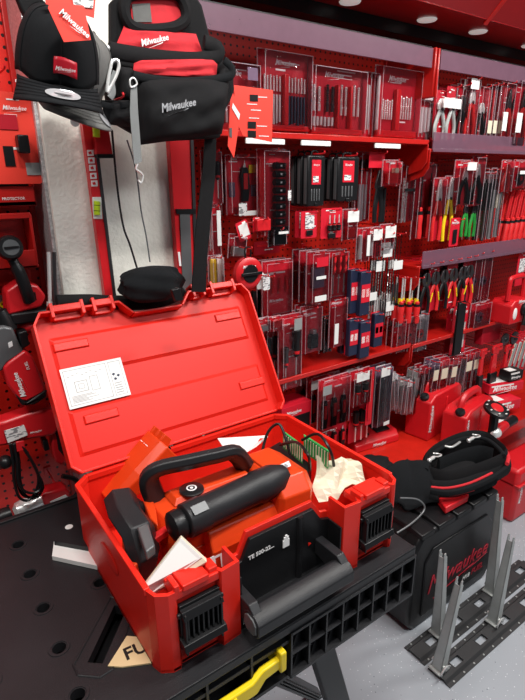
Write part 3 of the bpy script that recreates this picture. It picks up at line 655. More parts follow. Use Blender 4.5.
def tl_knife(t, x0, x1, z0, z1, y, n=1, grip=BLACK, **k):
    w = (x1-x0)/n
    for i in range(n):
        x = x0+w*(i+.5); a = w*.34; H = z1-z0
        h_ = t.part('knife_body', MB().prism([(x-a*.7, y-.014, z0), (x+a*.6, y-.014, z0), (x+a, y-.014, z0+H*.35), (x+a*.7, y-.014, z0+H*.7), (x+a*.5, y-.014, z0+H*.82), (x-a*.5, y-.014, z0+H*.82), (x-a*.9, y-.014, z0+H*.6), (x-a*.6, y-.014, z0+H*.3)], (0, .012, 0)), grip, bev=.0015)
        t.part('blade', MB().prism([(x-a*.3, y-.009, z0+H*.8), (x+a*.3, y-.009, z0+H*.8), (x+a*.1, y-.009, z0+H)], (0, .002, 0)), STEEL, h_)
        t.part('red_slider', MB().bb(x-a*.4, x+a*.4, y-.017, y-.013, z0+H*.30, z0+H*.68), RPLAST, h_)
def tl_blade(t, x0, x1, z0, z1, y, n=1, m=STEEL, **k):
    w = (x1-x0)/n
    for i in range(n):
        xa, xb = x0+w*i+w*.12, x0+w*(i+1)-w*.12; P = [(xa, y-.003, z0), (xb, y-.003, z0)]
        N = 16
        for j in range(N+1):
            zz = z0+(z1-z0)*j/N; P.append((xb, y-.003, zz)); 
            if j < N: P.append((xb-w*.16, y-.003, zz+(z1-z0)/N*.5))
        P += [(xa+w*.2, y-.003, z1), (xa, y-.003, z1-(z1-z0)*.08)]
        t.part('saw_blade', MB().prism(P[1:] + [(xa, y-.003, z0)], (0, .0014, 0)), m)
def tl_wrench(t, x0, x1, z0, z1, y, grip=RPLAST, **k):
    cx = (x0+x1)/2; w = (x1-x0)/2; H = z1-z0
    t.part('handle', MB().prism([(cx-w*.3, y-.014, z0), (cx+w*.3, y-.014, z0), (cx+w*.38, y-.014, z0+H*.25), (cx+w*.25, y-.014, z0+H*.72), (cx-w*.25, y-.014, z0+H*.72), (cx-w*.38, y-.014, z0+H*.25)], (0, .014, 0)), grip, bev=.002)
    t.part('hook_jaw', MB().prism([(cx-w*.3, y-.012, z0+H*.70), (cx+w*.5, y-.012, z0+H*.70), (cx+w*.5, y-.012, z0+H*.80), (cx+w*1, y-.012, z0+H*.80), (cx+w*1, y-.012, z0+H*.86), (cx+w*.45, y-.012, z0+H*.86), (cx+w*.45, y-.012, z0+H*.93), (cx+w*.95, y-.012, z0+H*.93), (cx+w*.9, y-.012, z0+H), (cx-w*.2, y-.012, z0+H), (cx-w*.4, y-.012, z0+H*.9)], (0, .010, 0)), STEEL if grip is BLACK else RPLAST, bev=.001)
    t.part('adjuster', MB().cyl((cx-w*.45, y-.007, z0+H*.74), (cx+w*.45, y-.007, z0+H*.74), H*.03, n=10), DKSTEEL)
def tl_rods(t, x0, x1, z0, z1, y, n=4, m=STEEL, r=None, name='rod', **k):
    w = (x1-x0)/n; r = r or w*.3
    for i in range(n):
        x = x0+w*(i+.5); t.part(name, MB().cyl((x, y-r-.001, z0+(z1-z0)*.04*(i % 3)), (x, y-r-.001, z1), r, n=8), m)
def tl_box(t, x0, x1, z0, z1, y, m=BLACK, d=.02, name='tool_body', **k):
    t.part(name, MB().bb(x0, x1, y-d, y, z0, z1), m, bev=.003)
def tl_disc(t, x0, x1, z0, z1, y, m=BLACK, d=.012, **k):
    c = ((x0+x1)/2, y, (z0+z1)/2); r = min(x1-x0, z1-z0)/2
    q = t.part('disc', MB().lathe(c, (0, -1, 0), [(0, r*.9), (d*.3, r), (d*.8, r), (d, r*.85)], 24), m)
    t.part('hub', MB().lathe((c[0], y-d, c[2]), (0, -1, 0), [(0, r*.35), (.003, r*.3)], 16), RPLAST if m is BLACK else BLACK, q)
TL = dict(bits=tl_bits, sock=tl_sock, pliers=tl_pliers, driver=tl_driver, knife=tl_knife, blade=tl_blade, wrench=tl_wrench, rods=tl_rods, box=tl_box, disc=tl_disc)
ORD = ['', 'second from the front', 'third from the front', 'fourth from the front', 'fifth from the front']
NH = [0]
def hookfor(short, x, z, y0, y1=W-.001):
    t = T('peg_hook', 'hook holding '+short, 'hook', (x, y1, z), world=True)
    t.part('prong', MB().tube([(x, y1, z), (x, (y0+y1)/2, z+.0), (x, y0-.012, z), (x, y0-.022, z+.008)], .0022, 6), RPLAST)
    t.part('hook_plate', MB().bb(x-.010, x+.010, y1-.004, y1, z-.012, z+.012), RPLAST, bev=.001)
    return t
def pack(px, Y, short, name='carded_tool', cat='packaged tool', card=RCARD, tools=(), clear=CLEAR, cx=(.0, 1.), cz=(0, 1.), d=.025, lg=None, tags=(), rot=0, n=1, dy=.032, hook=True, group=None, thick=.0015, stand=False, back=W-.001, lgm=None, ry=0):
    u0, v0, u1, v1 = px; um, vm = (u0+u1)/2, (v0+v1)/2
    w = atY(u1, vm, Y).x-atY(u0, vm, Y).x; h = atY(um, v0, Y).z-atY(um, v1, Y).z; x = atY(um, vm, Y).x; z = atY(um, v1, Y).z
    lab = short if n == 1 else short+', front one'
    t = T(name, lab, cat, (x, Y, z), group=group)
    if card:
        c = .004; P = [(-w/2, 0, c), (-w/2+c, 0, 0), (w/2-c, 0, 0), (w/2, 0, c), (w/2, 0, h-c), (w/2-c, 0, h), (-w/2+c, 0, h), (-w/2, 0, h-c)]
        cd = t.part('backing_card', MB().prism(P, (0, thick, 0)), card, smooth=False)
        if w > .03:
            rr = random.Random(int(u0*7+v0)); pm = MB()
            for k in range(4):
                zz = h*rr.uniform(.74, .96) if k < 2 else h*rr.uniform(.04, .96); xx = rr.uniform(-.42, .1)*w; ww = rr.uniform(.15, .35)*w
                pm.bb(xx, xx+ww, -.0012, 0, zz, zz+rr.uniform(.0015, .006))
            t.part('printed_text', pm, WLOGO, cd, smooth=False)
        if lg is not None:
            a, b, c_ = lg; logo(cd, (-w/2+a*w, -.0012, b*h), c_*w, lgm or WLOGO)
    for kd, (a, b, c_, e), kw in tools:
        TL[kd](t, -w/2+a*w, -w/2+b*w, c_*h, e*h, kw.pop('yo', -.002) if 'yo' in kw else -.002, **kw)
    if clear:
        b_ = MB(); a0, a1 = -w/2+cx[0]*w+.001, -w/2+cx[1]*w-.001; e0, e1 = cz[0]*h+.001, cz[1]*h-.001; s_ = min(.006, w*.1)
        A = [(a0, -.0005, e0), (a1, -.0005, e0), (a1, -.0005, e1), (a0, -.0005, e1)]; B = [(a0+s_, -d, e0+s_), (a1-s_, -d, e0+s_), (a1-s_, -d, e1-s_), (a0+s_, -d, e1-s_)]
        va = [b_.b.verts.new(p) for p in A]; vb = [b_.b.verts.new(p) for p in B]; b_.face(vb)
        for i in range(4): b_.face((va[i], va[(i+1) % 4], vb[(i+1) % 4], vb[i]))
        bl = t.part('clear_blister', b_, clear, bev=.002, smooth=False)
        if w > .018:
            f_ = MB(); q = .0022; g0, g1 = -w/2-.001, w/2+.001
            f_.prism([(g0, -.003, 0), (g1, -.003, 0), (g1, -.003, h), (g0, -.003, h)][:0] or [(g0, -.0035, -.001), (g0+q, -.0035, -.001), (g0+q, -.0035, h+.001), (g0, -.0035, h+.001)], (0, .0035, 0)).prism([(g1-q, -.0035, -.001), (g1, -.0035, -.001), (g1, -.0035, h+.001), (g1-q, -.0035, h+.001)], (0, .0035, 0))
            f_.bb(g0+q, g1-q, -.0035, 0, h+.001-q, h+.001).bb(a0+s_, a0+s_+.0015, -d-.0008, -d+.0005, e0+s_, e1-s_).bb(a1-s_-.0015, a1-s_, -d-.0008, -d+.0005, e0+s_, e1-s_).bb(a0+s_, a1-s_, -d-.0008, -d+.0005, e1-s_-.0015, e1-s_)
            t.part('painted_edge_glint', f_, EDGE, bl, smooth=False)  # pale strips painted as the light caught along the blister edges
    for q in tags:
        a, b, c_, e = q[:4]; t.part('price_label' if len(q) < 5 else 'printed_patch', MB().bb(-w/2+a*w, -w/2+b*w, -.0022-(d if len(q) < 6 else 0), -.0012-(d if len(q) < 6 else 0), c_*h, e*h), q[4] if len(q) > 4 else PLABEL, smooth=False)
    t.rot(y=rot, z=ry)
    for k in range(1, n): dup(t.o, (0, dy*k, 0), short+', '+ORD[k])
    if hook: hookfor(short, x, z+h-.006, Y-.02, back)
    return t
RB = [(('bits', (.05, .45, .12, .85), dict(n=4)))]
CB = CLEARP
# --- top row on shelf, left bay
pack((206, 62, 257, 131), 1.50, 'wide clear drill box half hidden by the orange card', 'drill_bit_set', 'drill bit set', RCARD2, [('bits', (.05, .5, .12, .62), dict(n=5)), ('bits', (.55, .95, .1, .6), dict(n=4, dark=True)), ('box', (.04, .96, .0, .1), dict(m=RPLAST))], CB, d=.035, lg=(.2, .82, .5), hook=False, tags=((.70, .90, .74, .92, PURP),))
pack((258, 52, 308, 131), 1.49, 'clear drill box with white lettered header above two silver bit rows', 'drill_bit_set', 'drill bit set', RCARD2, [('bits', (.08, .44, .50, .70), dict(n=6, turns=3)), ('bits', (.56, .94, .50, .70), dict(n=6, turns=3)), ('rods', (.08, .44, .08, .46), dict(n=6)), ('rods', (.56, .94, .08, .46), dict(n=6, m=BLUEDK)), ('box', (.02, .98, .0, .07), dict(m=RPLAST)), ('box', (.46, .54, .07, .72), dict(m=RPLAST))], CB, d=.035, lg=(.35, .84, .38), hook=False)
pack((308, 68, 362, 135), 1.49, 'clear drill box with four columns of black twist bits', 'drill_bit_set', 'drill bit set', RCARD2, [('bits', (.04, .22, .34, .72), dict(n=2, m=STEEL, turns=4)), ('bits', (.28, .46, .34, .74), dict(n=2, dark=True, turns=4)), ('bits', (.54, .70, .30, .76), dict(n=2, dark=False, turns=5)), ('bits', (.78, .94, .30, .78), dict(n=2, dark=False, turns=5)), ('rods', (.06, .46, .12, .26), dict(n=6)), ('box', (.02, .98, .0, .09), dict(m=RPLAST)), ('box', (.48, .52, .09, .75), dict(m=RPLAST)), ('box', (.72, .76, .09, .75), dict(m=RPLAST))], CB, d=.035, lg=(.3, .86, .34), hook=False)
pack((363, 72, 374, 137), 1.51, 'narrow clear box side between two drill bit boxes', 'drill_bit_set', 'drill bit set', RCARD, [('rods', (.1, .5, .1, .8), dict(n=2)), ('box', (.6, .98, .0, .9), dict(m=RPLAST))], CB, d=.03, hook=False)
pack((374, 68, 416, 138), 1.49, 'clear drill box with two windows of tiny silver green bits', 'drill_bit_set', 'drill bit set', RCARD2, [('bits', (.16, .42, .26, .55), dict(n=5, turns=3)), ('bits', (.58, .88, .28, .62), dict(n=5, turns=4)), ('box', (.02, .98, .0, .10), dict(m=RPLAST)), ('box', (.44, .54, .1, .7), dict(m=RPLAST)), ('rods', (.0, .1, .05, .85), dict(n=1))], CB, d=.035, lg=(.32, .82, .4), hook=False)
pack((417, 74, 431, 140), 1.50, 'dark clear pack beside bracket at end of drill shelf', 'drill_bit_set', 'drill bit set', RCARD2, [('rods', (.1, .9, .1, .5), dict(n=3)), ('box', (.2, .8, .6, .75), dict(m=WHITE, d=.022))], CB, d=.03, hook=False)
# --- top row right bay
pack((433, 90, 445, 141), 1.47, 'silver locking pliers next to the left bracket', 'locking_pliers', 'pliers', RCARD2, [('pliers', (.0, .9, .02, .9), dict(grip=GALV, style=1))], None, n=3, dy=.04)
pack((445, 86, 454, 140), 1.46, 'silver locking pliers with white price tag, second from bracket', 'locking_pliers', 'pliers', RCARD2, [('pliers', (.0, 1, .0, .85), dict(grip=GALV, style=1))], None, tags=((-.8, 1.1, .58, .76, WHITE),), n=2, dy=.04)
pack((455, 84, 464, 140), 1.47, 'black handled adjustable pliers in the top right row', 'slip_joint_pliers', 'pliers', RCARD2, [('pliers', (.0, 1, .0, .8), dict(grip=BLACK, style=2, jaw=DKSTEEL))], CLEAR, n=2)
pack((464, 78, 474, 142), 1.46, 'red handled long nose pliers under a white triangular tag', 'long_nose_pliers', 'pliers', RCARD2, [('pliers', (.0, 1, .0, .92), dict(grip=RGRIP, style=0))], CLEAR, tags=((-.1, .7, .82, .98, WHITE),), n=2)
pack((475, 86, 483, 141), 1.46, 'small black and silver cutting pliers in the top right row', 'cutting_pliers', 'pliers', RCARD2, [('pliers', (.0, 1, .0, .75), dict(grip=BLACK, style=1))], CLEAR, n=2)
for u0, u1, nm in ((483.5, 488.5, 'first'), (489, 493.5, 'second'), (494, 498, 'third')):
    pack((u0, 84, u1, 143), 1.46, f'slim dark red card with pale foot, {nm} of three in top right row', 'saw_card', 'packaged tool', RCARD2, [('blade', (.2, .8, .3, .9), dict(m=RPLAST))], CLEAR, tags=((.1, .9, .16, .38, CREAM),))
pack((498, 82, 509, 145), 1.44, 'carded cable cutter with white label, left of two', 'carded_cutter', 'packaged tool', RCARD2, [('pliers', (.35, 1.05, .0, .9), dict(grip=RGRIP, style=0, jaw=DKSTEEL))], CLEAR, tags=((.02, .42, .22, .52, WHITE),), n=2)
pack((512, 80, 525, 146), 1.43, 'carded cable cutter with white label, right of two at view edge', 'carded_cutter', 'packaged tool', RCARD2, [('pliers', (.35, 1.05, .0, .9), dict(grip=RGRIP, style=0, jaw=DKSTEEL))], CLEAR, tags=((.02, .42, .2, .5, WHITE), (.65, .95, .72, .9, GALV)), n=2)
# --- second row left bay
pack((206, 150, 220, 205), 1.50, 'clear pack beside the black strap, upper of the column', 'carded_tool', 'packaged tool', RCARD, [('driver', (.1, .9, .1, .8), dict(n=2))], CB, n=2)
pack((207, 205, 218, 255), 1.49, 'clear pack beside the black strap with white print strip', 'carded_tool', 'packaged tool', RCARD, [('rods', (.1, .4, .1, .8), dict(n=2))], CB, tags=((.55, .9, .2, .9, WHITE),))
pack((208, 255, 222, 288), 1.47, 'level vial pack just above the case lid corner', 'carded_level', 'packaged tool', RCARD2, [('box', (.1, .5, .1, .9), dict(m=YEL, d=.01)), ('box', (.6, .95, .0, .98), dict(m=WHITE, d=.004))], CB)
pack((226, 155, 258, 214), 1.50, 'clamshell with red black knife and coloured print', 'carded_tool', 'packaged tool', RCARD, [('knife', (.30, .75, .22, .92), {}), ('box', (.08, .26, .30, .55), dict(m=PURP, d=.004)), ('box', (.76, .94, .30, .50), dict(m=PURP, d=.004)), ('box', (.70, .95, .70, .84), dict(m=YEL, d=.003))], CLEAR, tags=((.25, .5, -.02, .20, PLABEL), (.5, .98, -.02, .06, WHITE)), n=2)
pack((257, 149, 285, 236), 1.47, 'tall clear clamshell with a column of black sockets', 'socket_set', 'socket set', RCARD, [('sock', (.50, .86, .03, .86), dict(n=9)), ('box', (.06, .3, .0, .9), dict(m=RPLAST, d=.006))], CLEAR, d=.035, tags=((.88, .99, .42, .54, PLABEL), (.55, .9, .03, .06, WHITE)))
def bitcase(px, Y, short, red=True, n=1, dy=.034, rot=0):
    u0, v0, u1, v1 = px; um, vm = (u0+u1)/2, (v0+v1)/2
    w = atY(u1, vm, Y).x-atY(u0, vm, Y).x; h = atY(um, v0, Y).z-atY(um, v1, Y).z; x = atY(um, vm, Y).x; z = atY(um, v1, Y).z
    t = T('bit_case', short+(', front one' if n > 1 else ''), 'tool case', (x, Y, z))
    b = t.part('case_body', rbox(w, h*.92, .026), BLACK, bev=.005)
    t.part('hanger', MB().tube([(-w*.2, -.013, h*.9), (-w*.14, -.013, h*.99), (w*.14, -.013, h*.99), (w*.2, -.013, h*.9)], .003, 6), BLACK)
    t.part('lid_seam', MB().bb(-w/2-.001, -w/2+.001, -.02, -.006, h*.05, h*.87), GREYPL, b)
    if red:
        l = t.part('red_label', MB().bb(-w*.28, w*.24, -.0278, -.026, h*.40, h*.84), RCARD, b, smooth=False); logo(l, (-w*.2, -.0284, h*.74), w*.34)
        t.part('price_label', MB().bb(-w*.22, w*.1, -.0288, -.0275, h*.44, h*.55), PLABEL, b, smooth=False)
    for i in range(4): t.part('moulded_groove', MB().bb(-w*.3+i*w*.15, -w*.3+i*w*.15+w*.06, -.0275, -.025, h*.10, h*.32), GREYPL, b, bev=.001)
    t.part('latch', MB().bb(-w*.1, w*.1, -.030, -.024, h*.0, h*.06), BLACK, b, bev=.001)
    t.rot(y=rot)
    for k in range(1, n): dup(t.o, (0, dy*k, 0), short+', '+ORD[k])
    hookfor(short, x, z+h-.01, Y-.04)
bitcase((303, 151, 320, 206), 1.44, 'black bit case with red label, left bunch', n=3, dy=.035)
bitcase((333, 153, 354, 201), 1.44, 'black bit case with red label, right bunch', n=3, dy=.035)
pack((355, 152, 367, 222), 1.50, 'clear pack of long thin bits right of the black cases', 'drill_bit_set', 'drill bit set', RCARD, [('rods', (.1, .9, .0, .55), dict(n=3)), ('driver', (.1, .9, .55, .9), dict(n=2))], CB, n=2)
pack((368, 152, 385, 222), 1.46, 'red card with long black tweezers beside small clear box', 'carded_tool', 'packaged tool', None, [('box', (-.05, .85, .78, 1), dict(m=RCARD, d=.002)), ('rods', (.75, 1.0, .0, .5), dict(n=1, m=BLACK)), ('pliers', (.1, 1.0, .0, .75), dict(grip=BLACK, style=0, jaw=DKSTEEL, open_=.5))], None, rot=0)
pack((382, 160, 397, 186), 1.42, 'small clear hanging box with red print and yellow dot', 'small_parts_box', 'packaged part', RCARD, [('box', (.15, .85, .1, .5), dict(m=RPLAST, d=.018)), ('box', (.6, .85, .5, .7), dict(m=CREAM, d=.02))], CLEAR, d=.03)
pack((399, 165, 411, 222), 1.52, 'red card with silver auger bits near the bracket', 'auger_bit_pack', 'drill bit set', RCARD2, [('bits', (.05, .6, .0, .75), dict(n=2, turns=5, r=.006))], CLEAR, tags=((.05, .9, .55, .6, BLACK),))
pack((413, 163, 430, 238), 1.50, 'clear pack with two long red chisels beside bracket', 'chisel_set', 'packaged tool', RCARD2, [('driver', (.0, 1, .0, .9), dict(n=2, grip=RGRIP, up=False, blade=DKSTEEL))], CB)
# --- third row left bay
pack((301, 211, 317, 238), 1.43, 'small red card with black and white code print, left', 'carded_tool', 'packaged tool', RCARD, [('box', (.3, .7, .1, .3), dict(m=BLACK, d=.004))], None, tags=((.25, .8, .35, .85, PLABEL, 1),), n=2)
pack((321, 208, 342, 238), 1.42, 'red card with three small black bits below right black cases', 'carded_tool', 'packaged tool', RCARD, [('driver', (.2, .85, .25, .8), dict(n=3, up=False)), ('box', (.3, .65, .0, .18), dict(m=BLACK, d=.008))], None)
pack((342, 209, 354, 240), 1.43, 'clear pack with square white price label, under bit cases', 'carded_tool', 'packaged tool', RCARD2, [('box', (.2, .8, .1, .4), dict(m=RPLAST))], CLEAR, tags=((.05, .95, .60, .95, WHITE),))
pack((356, 228, 366, 262), 1.44, 'white and red striped pack, left of the row above masonry bits', 'carded_tool', 'packaged tool', RCARD, [('box', (.1, .4, .1, .8), dict(m=WHITE, d=.01))], CLEAR, tags=((.6, .9, .2, .8, WHITE),))
pack((367, 227, 378, 258), 1.44, 'white and red striped pack, middle of the row above masonry bits', 'carded_tool', 'packaged tool', RCARD, [('box', (.1, .4, .1, .8), dict(m=WHITE, d=.01))], CLEAR, tags=((.1, .9, .6, .95, WHITE),))
pack((379, 224, 391, 250), 1.44, 'white tagged pack, right of the row above masonry bits', 'carded_tool', 'packaged tool', RCARD, [('box', (.1, .9, .1, .3), dict(m=WHITE, d=.01))], CLEAR, tags=((.1, .95, .5, .95, WHITE),))
pack((227, 234, 243, 258), 1.47, 'clear clam of grey clips left of the round red case', 'carded_clip', 'packaged part', RCARD2, [('box', (.15, .85, .1, .5), dict(m=GALV))], CLEAR, rot=6)
pack((240, 220, 252, 240), 1.45, 'tilted white price tag card on a red pack', 'price_card', 'price tag', RCARD, [], None, tags=((.15, .9, .2, .85, WHITE, 1),), rot=-18)
pack((253, 217, 268, 232), 1.45, 'plain red box hung below the socket clamshell, left', 'red_pack', 'packaged part', RCARD, [('box', (.05, .95, .1, .9), dict(m=RPLAST))], None)
pack((268, 227, 284, 246), 1.47, 'dark blue pack hung below the socket clamshell, right', 'blue_pack', 'packaged part', BLUEDK, [('box', (.05, .95, .1, .6), dict(m=BLACK))], CLEAR, lg=(.2, .7, .6))
pack((254, 241, 280, 254), 1.60, 'dark red sign plate on board above the twisted bit card', 'sign_plate', 'sign', RCARD2, [], None, hook=False, tags=((.1, .9, .6, .75, RPLAST, 1),))
t = T('round_reel_case', 'round red and black disc case hanging over the case lid', 'reel', tuple(atY(245, 287, 1.42)))
t.part('shell', MB().lathe((0, 0, .05), (0, -1, 0), [(0, .046), (.008, .052), (.028, .052), (.034, .044), (.035, .03)], 28), RPLAST); t.part('black_hub', MB().lathe((0, -.035, .05), (0, -1, 0), [(0, .03), (.004, .028)], 20), BLACK); t.part('crank', MB().bb(-.04, .04, -.046, -.039, .045, .055), BLACK, bev=.002); t.part('hang_loop', MB().tube([(-.01, -.02, .10), (-.01, -.02, .13), (.01, -.02, .13), (.01, -.02, .10)], .003), BLACK)
logo(t.o, (-.03, -.0365, .07), .05); hookfor('round red disc case', t.loc.x, t.loc.z+.13, 1.40)
pack((257, 273, 264, 289), 1.42, 'white price tag hanging by the round red case', 'price_tag', 'price tag', WHITE, [], None)
pack((263, 274, 270, 290), 1.41, 'second white price tag right of the round red case', 'price_tag', 'price tag', PLABEL, [], None)
pack((262, 260, 290, 315), 1.48, 'red card with three red twisted auger bits', 'auger_bit_card', 'drill bit set', RCARD, [('bits', (.2, .95, .42, .72), dict(n=3, m=RPLAST, turns=3, r=.006))], CB, lg=(.25, .25, .5), n=2)
pack((250, 290, 270, 318), 1.52, 'dark bundle of black rods under the round red case', 'rod_bundle', 'packaged part', BLACK, [('rods', (.05, .95, .0, 1), dict(n=4, m=BLACK))], None)
pack((306, 251, 325, 302), 1.42, 'rounded clear clamshell with purple insert', 'hole_saw_pack', 'packaged tool', RCARD2, [('box', (.22, .78, .30, .70), dict(m=PURP, d=.02)), ('rods', (.2, .8, .34, .66), dict(n=3, m=GALV, r=.004))], CLEAR, d=.03, n=3, dy=.04, tags=((.25, .85, .72, .9, RCARD), (.2, .8, .05, .16, WHITE), (.25, .75, .48, .54, WHITE)), lg=None)
pack((326, 250, 345, 297), 1.46, 'red pack with three silver and red cylinders', 'cylinder_bit_pack', 'packaged tool', RCARD, [('driver', (.1, .95, .08, .9), dict(n=3, grip=RPLAST, blade=GALV))], CB, n=2)
pack((278, 314, 299, 388), 1.44, 'red card with black handled knife and screwdriver', 'carded_knife', 'packaged tool', RCARD, [('driver', (.52, .92, .05, .8), dict(n=1)), ('driver', (.1, .4, .02, .6), dict(n=1, grip=DKSTEEL))], CLEAR, lg=(.1, .86, .45), tags=((.55, .9, .80, .95, GALV),), n=2, rot=0)
pack((300, 305, 319, 352), 1.44, 'red card with small black item, right of the knife card', 'carded_tool', 'packaged tool', RCARD, [('box', (.4, .8, .1, .4), dict(m=BLACK)), ('box', (.5, .7, .4, .5), dict(m=GALV))], CB, lg=(.15, .8, .6), n=2)
pack((329, 296, 344, 346), 1.45, 'tall red card with white print below clear clamshells', 'carded_tool', 'packaged tool', RCARD, [], CB, lg=(.1, .85, .7), tags=((.1, .35, .1, .5, WHITE),))
pack((319, 316, 329, 352), 1.50, 'dark pack between the two red cards above lower shelf', 'carded_tool', 'packaged tool', BLACK, [('rods', (.1, .9, .1, .9), dict(n=3, m=DKSTEEL))], CLEAR)
pack((242, 330, 262, 392), 1.50, 'black tool pack in the shade just right of the lid', 'carded_tool', 'packaged tool', BLACK, [('rods', (.1, .9, .1, .9), dict(n=4, m=BLACK))], CLEAR, n=2)
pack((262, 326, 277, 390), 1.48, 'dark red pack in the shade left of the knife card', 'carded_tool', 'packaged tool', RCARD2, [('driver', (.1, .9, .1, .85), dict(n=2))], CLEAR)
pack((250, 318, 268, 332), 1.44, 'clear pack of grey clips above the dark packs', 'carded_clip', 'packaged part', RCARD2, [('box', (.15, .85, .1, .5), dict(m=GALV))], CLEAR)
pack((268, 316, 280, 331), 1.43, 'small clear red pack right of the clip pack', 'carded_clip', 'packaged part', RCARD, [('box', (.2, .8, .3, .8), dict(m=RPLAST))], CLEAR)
# jigsaw blade cases: dark blue tubs with red labels, two tiers
def tub(px, Y, short, n=1):
    return pack(px, Y, short, 'jigsaw_case', 'blade case', RCARD, [('box', (.02, .98, .0, .98), dict(m=BLUEDK, d=.022))], None, tags=((.08, .92, .30, .70, RCARD, 0, 0)[:5], (.12, .42, .42, .60, WHITE), (.55, .85, .42, .60, WHITE)), d=.024, n=n, dy=.045)
tub((346, 268, 355, 312), 1.44, 'dark blade tub with red label, upper tier left', 2)
tub((356, 270, 366, 314), 1.42, 'dark blade tub with red label, upper tier middle', 2)
tub((345, 318, 354, 354), 1.43, 'dark blade tub with red label, lower tier left', 2)
tub((356, 320, 366, 356), 1.42, 'dark blade tub with red label, lower tier middle', 2)
tub((370, 312, 379, 345), 1.44, 'dark blade tub with red label, lower tier right')
for i, (u, v0, v1) in enumerate(((371, 238, 306), (377, 236, 320), (383, 232, 326), (389, 234, 316), (395, 232, 304))):
    pack((u-3.6, v0, u+3.6, v1), 1.45+.01*(i % 2), ['leftmost', 'second', 'third', 'fourth', 'fifth'][i]+' hanging masonry drill bit bundle, counted left to right', 'masonry_bit', 'drill bit', None, [('bits', (.0, 1, .02, .98), dict(n=3, turns=9, r=.0052, dark=(i % 2 == 0)))], None, tags=((-.1, 1.1, [.1, .6, .75, .08, .5][i], [.22, .72, .86, .2, .62][i], WHITE),), n=2, dy=.03, d=.014)
for i, (u0, v0, u1, v1) in enumerate(((392, 318, 402, 352), (403, 314, 413, 350), (414, 312, 424, 350))):
    pack((u0, v0, u1, v1), 1.44, ['left', 'middle', 'right'][i]+' clear pack of red sleeves above the mid bracket', 'sleeve_pack', 'packaged part', RCARD if i < 2 else GALV, [('disc', (.2, .8, .2, .7), dict(m=RPLAST)), ('box', (.2, .8, .75, .9), dict(m=GALV, d=.006))], CB, n=2)
# screwdrivers with yellow on the left side of the mid bracket, insulated pliers to its right
for i, u in enumerate((398, 406, 414)):
    pack((u-4, 276, u+4, 322), 1.44, ['first', 'second', 'third'][i]+' red and yellow insulated screwdriver left of bay bracket', 'insulated_screwdriver', 'screwdriver', None, [('driver', (.0, 1, .0, 1), dict(n=1, grip=RGRIP, up=False)), ('rods', (.3, .7, .42, .52), dict(n=1, m=YEL, r=.010))], None, n=2)
for i, u in enumerate((424, 433, 442, 451, 460, 467)):
    pack((u-5, 262-i*1.5, u+5, 312-i*2), 1.44, ['first', 'second', 'third', 'fourth', 'fifth', 'sixth'][i]+' insulated pliers right of the bay bracket, counted left to right', 'insulated_pliers', 'pliers', RCARD2 if i % 2 else None, [('pliers', (.0, 1, .0, .8), dict(grip=(BLACK, RGRIP)[i % 2], style=2, jaw=DKSTEEL)), ('rods', (.3, .7, .50, .60), dict(n=2, m=(YEL, RGRIP, YEL)[i % 3], r=.005))], None, n=3, dy=.05)
# --- second row right bay
for i, (u0, u1, v0, v1, g_) in enumerate(((431, 441, 178, 240, RGRIP), (442, 452, 176, 240, YEL))):
    pack((u0, v0, u1, v1), 1.45, ['tin snips with red handles right of the chisels', 'tin snips with yellow handles right of the red handled pair'][i], 'tin_snips', 'snips', RCARD2, [('pliers', (.05, .95, .0, .98), dict(grip=g_, style=0))], CLEAR, cz=(.4, 1))
pack((453, 160, 468, 206), 1.44, 'red card with silver black snips and white tag', 'carded_snips', 'snips', RCARD, [('pliers', (.3, .95, .05, .85), dict(grip=BLACK, style=0))], CLEAR, tags=((.5, 1.1, .78, .95, WHITE),))
pack((470, 156, 480, 206), 1.45, 'red card with black snips, second from the white tag', 'carded_snips', 'snips', RCARD, [('pliers', (.1, .95, .05, .85), dict(grip=BLACK, style=0))], CLEAR)
for i, u in enumerate((463, 471)):
    pack((u-4, 200, u+4, 236), 1.47, ['left', 'right'][i]+' pair of green handled snips below the snip cards', 'green_snips', 'snips', None, [('pliers', (.0, 1, .0, .98), dict(grip=GRN, style=0, jaw=DKSTEEL, open_=.7))], None)
pack((450, 218, 459, 246), 1.42, 'small red card hanging low in front of green handles', 'carded_tool', 'packaged tool', RCARD, [('box', (.3, .7, .1, .6), dict(m=BLACK, d=.004))], None, lg=(.1, .8, .8))
for i, (u, v0, v1, m_) in enumerate(((483, 172, 240, BLACK), (490, 168, 238, GALV), (496, 172, 236, WHITE))):
    pack((u-2.5, v0, u+2.5, v1), 1.44, ['slim black file hanging right of the snips', 'long silver file hanging beside white tagged one', 'long file with cream label sleeve'][i], 'file', 'file', None, [('rods', (.1, .9, .0, .7), dict(n=1, m=(DKSTEEL, GALV, GALV)[i])), ('box', (.0, 1, .45, .85), dict(m=(BLACK, DKSTEEL, CREAM)[i], d=.014))], CLEAR, n=3, dy=.04)
pack((500, 160, 509, 193), 1.42, 'red grip pliers wrapped in clear film below shelf lip', 'wrapped_pliers', 'pliers', RCARD, [('pliers', (.1, .9, .05, .95), dict(grip=RGRIP, style=1, jaw=RPLAST))], CB)
pack((512, 160, 525, 188), 1.42, 'clear pack with black part below shelf lip at view edge', 'carded_tool', 'packaged tool', RCARD, [('disc', (.2, .9, .1, .6), dict(m=BLACK))], CB, tags=((.2, .8, .5, .62, WHITE),))
for i in range(5):
    u = 503+i*5; pack((u-2.5, 190, u+2.5, 242-i), 1.46-.005*i, ['first', 'second', 'third', 'fourth', 'fifth'][i]+' long red handled bar under the wrapped pliers, left to right', 'bolt_cutter', 'bolt cutter', None, [('driver', (.0, 1, .0, 1), dict(n=1, grip=RGRIP, up=False, blade=RPLAST)), ('rods', (.3, .7, .1, 1), dict(n=1, m=RPLAST, r=.007))], None, n=2, rot=8)
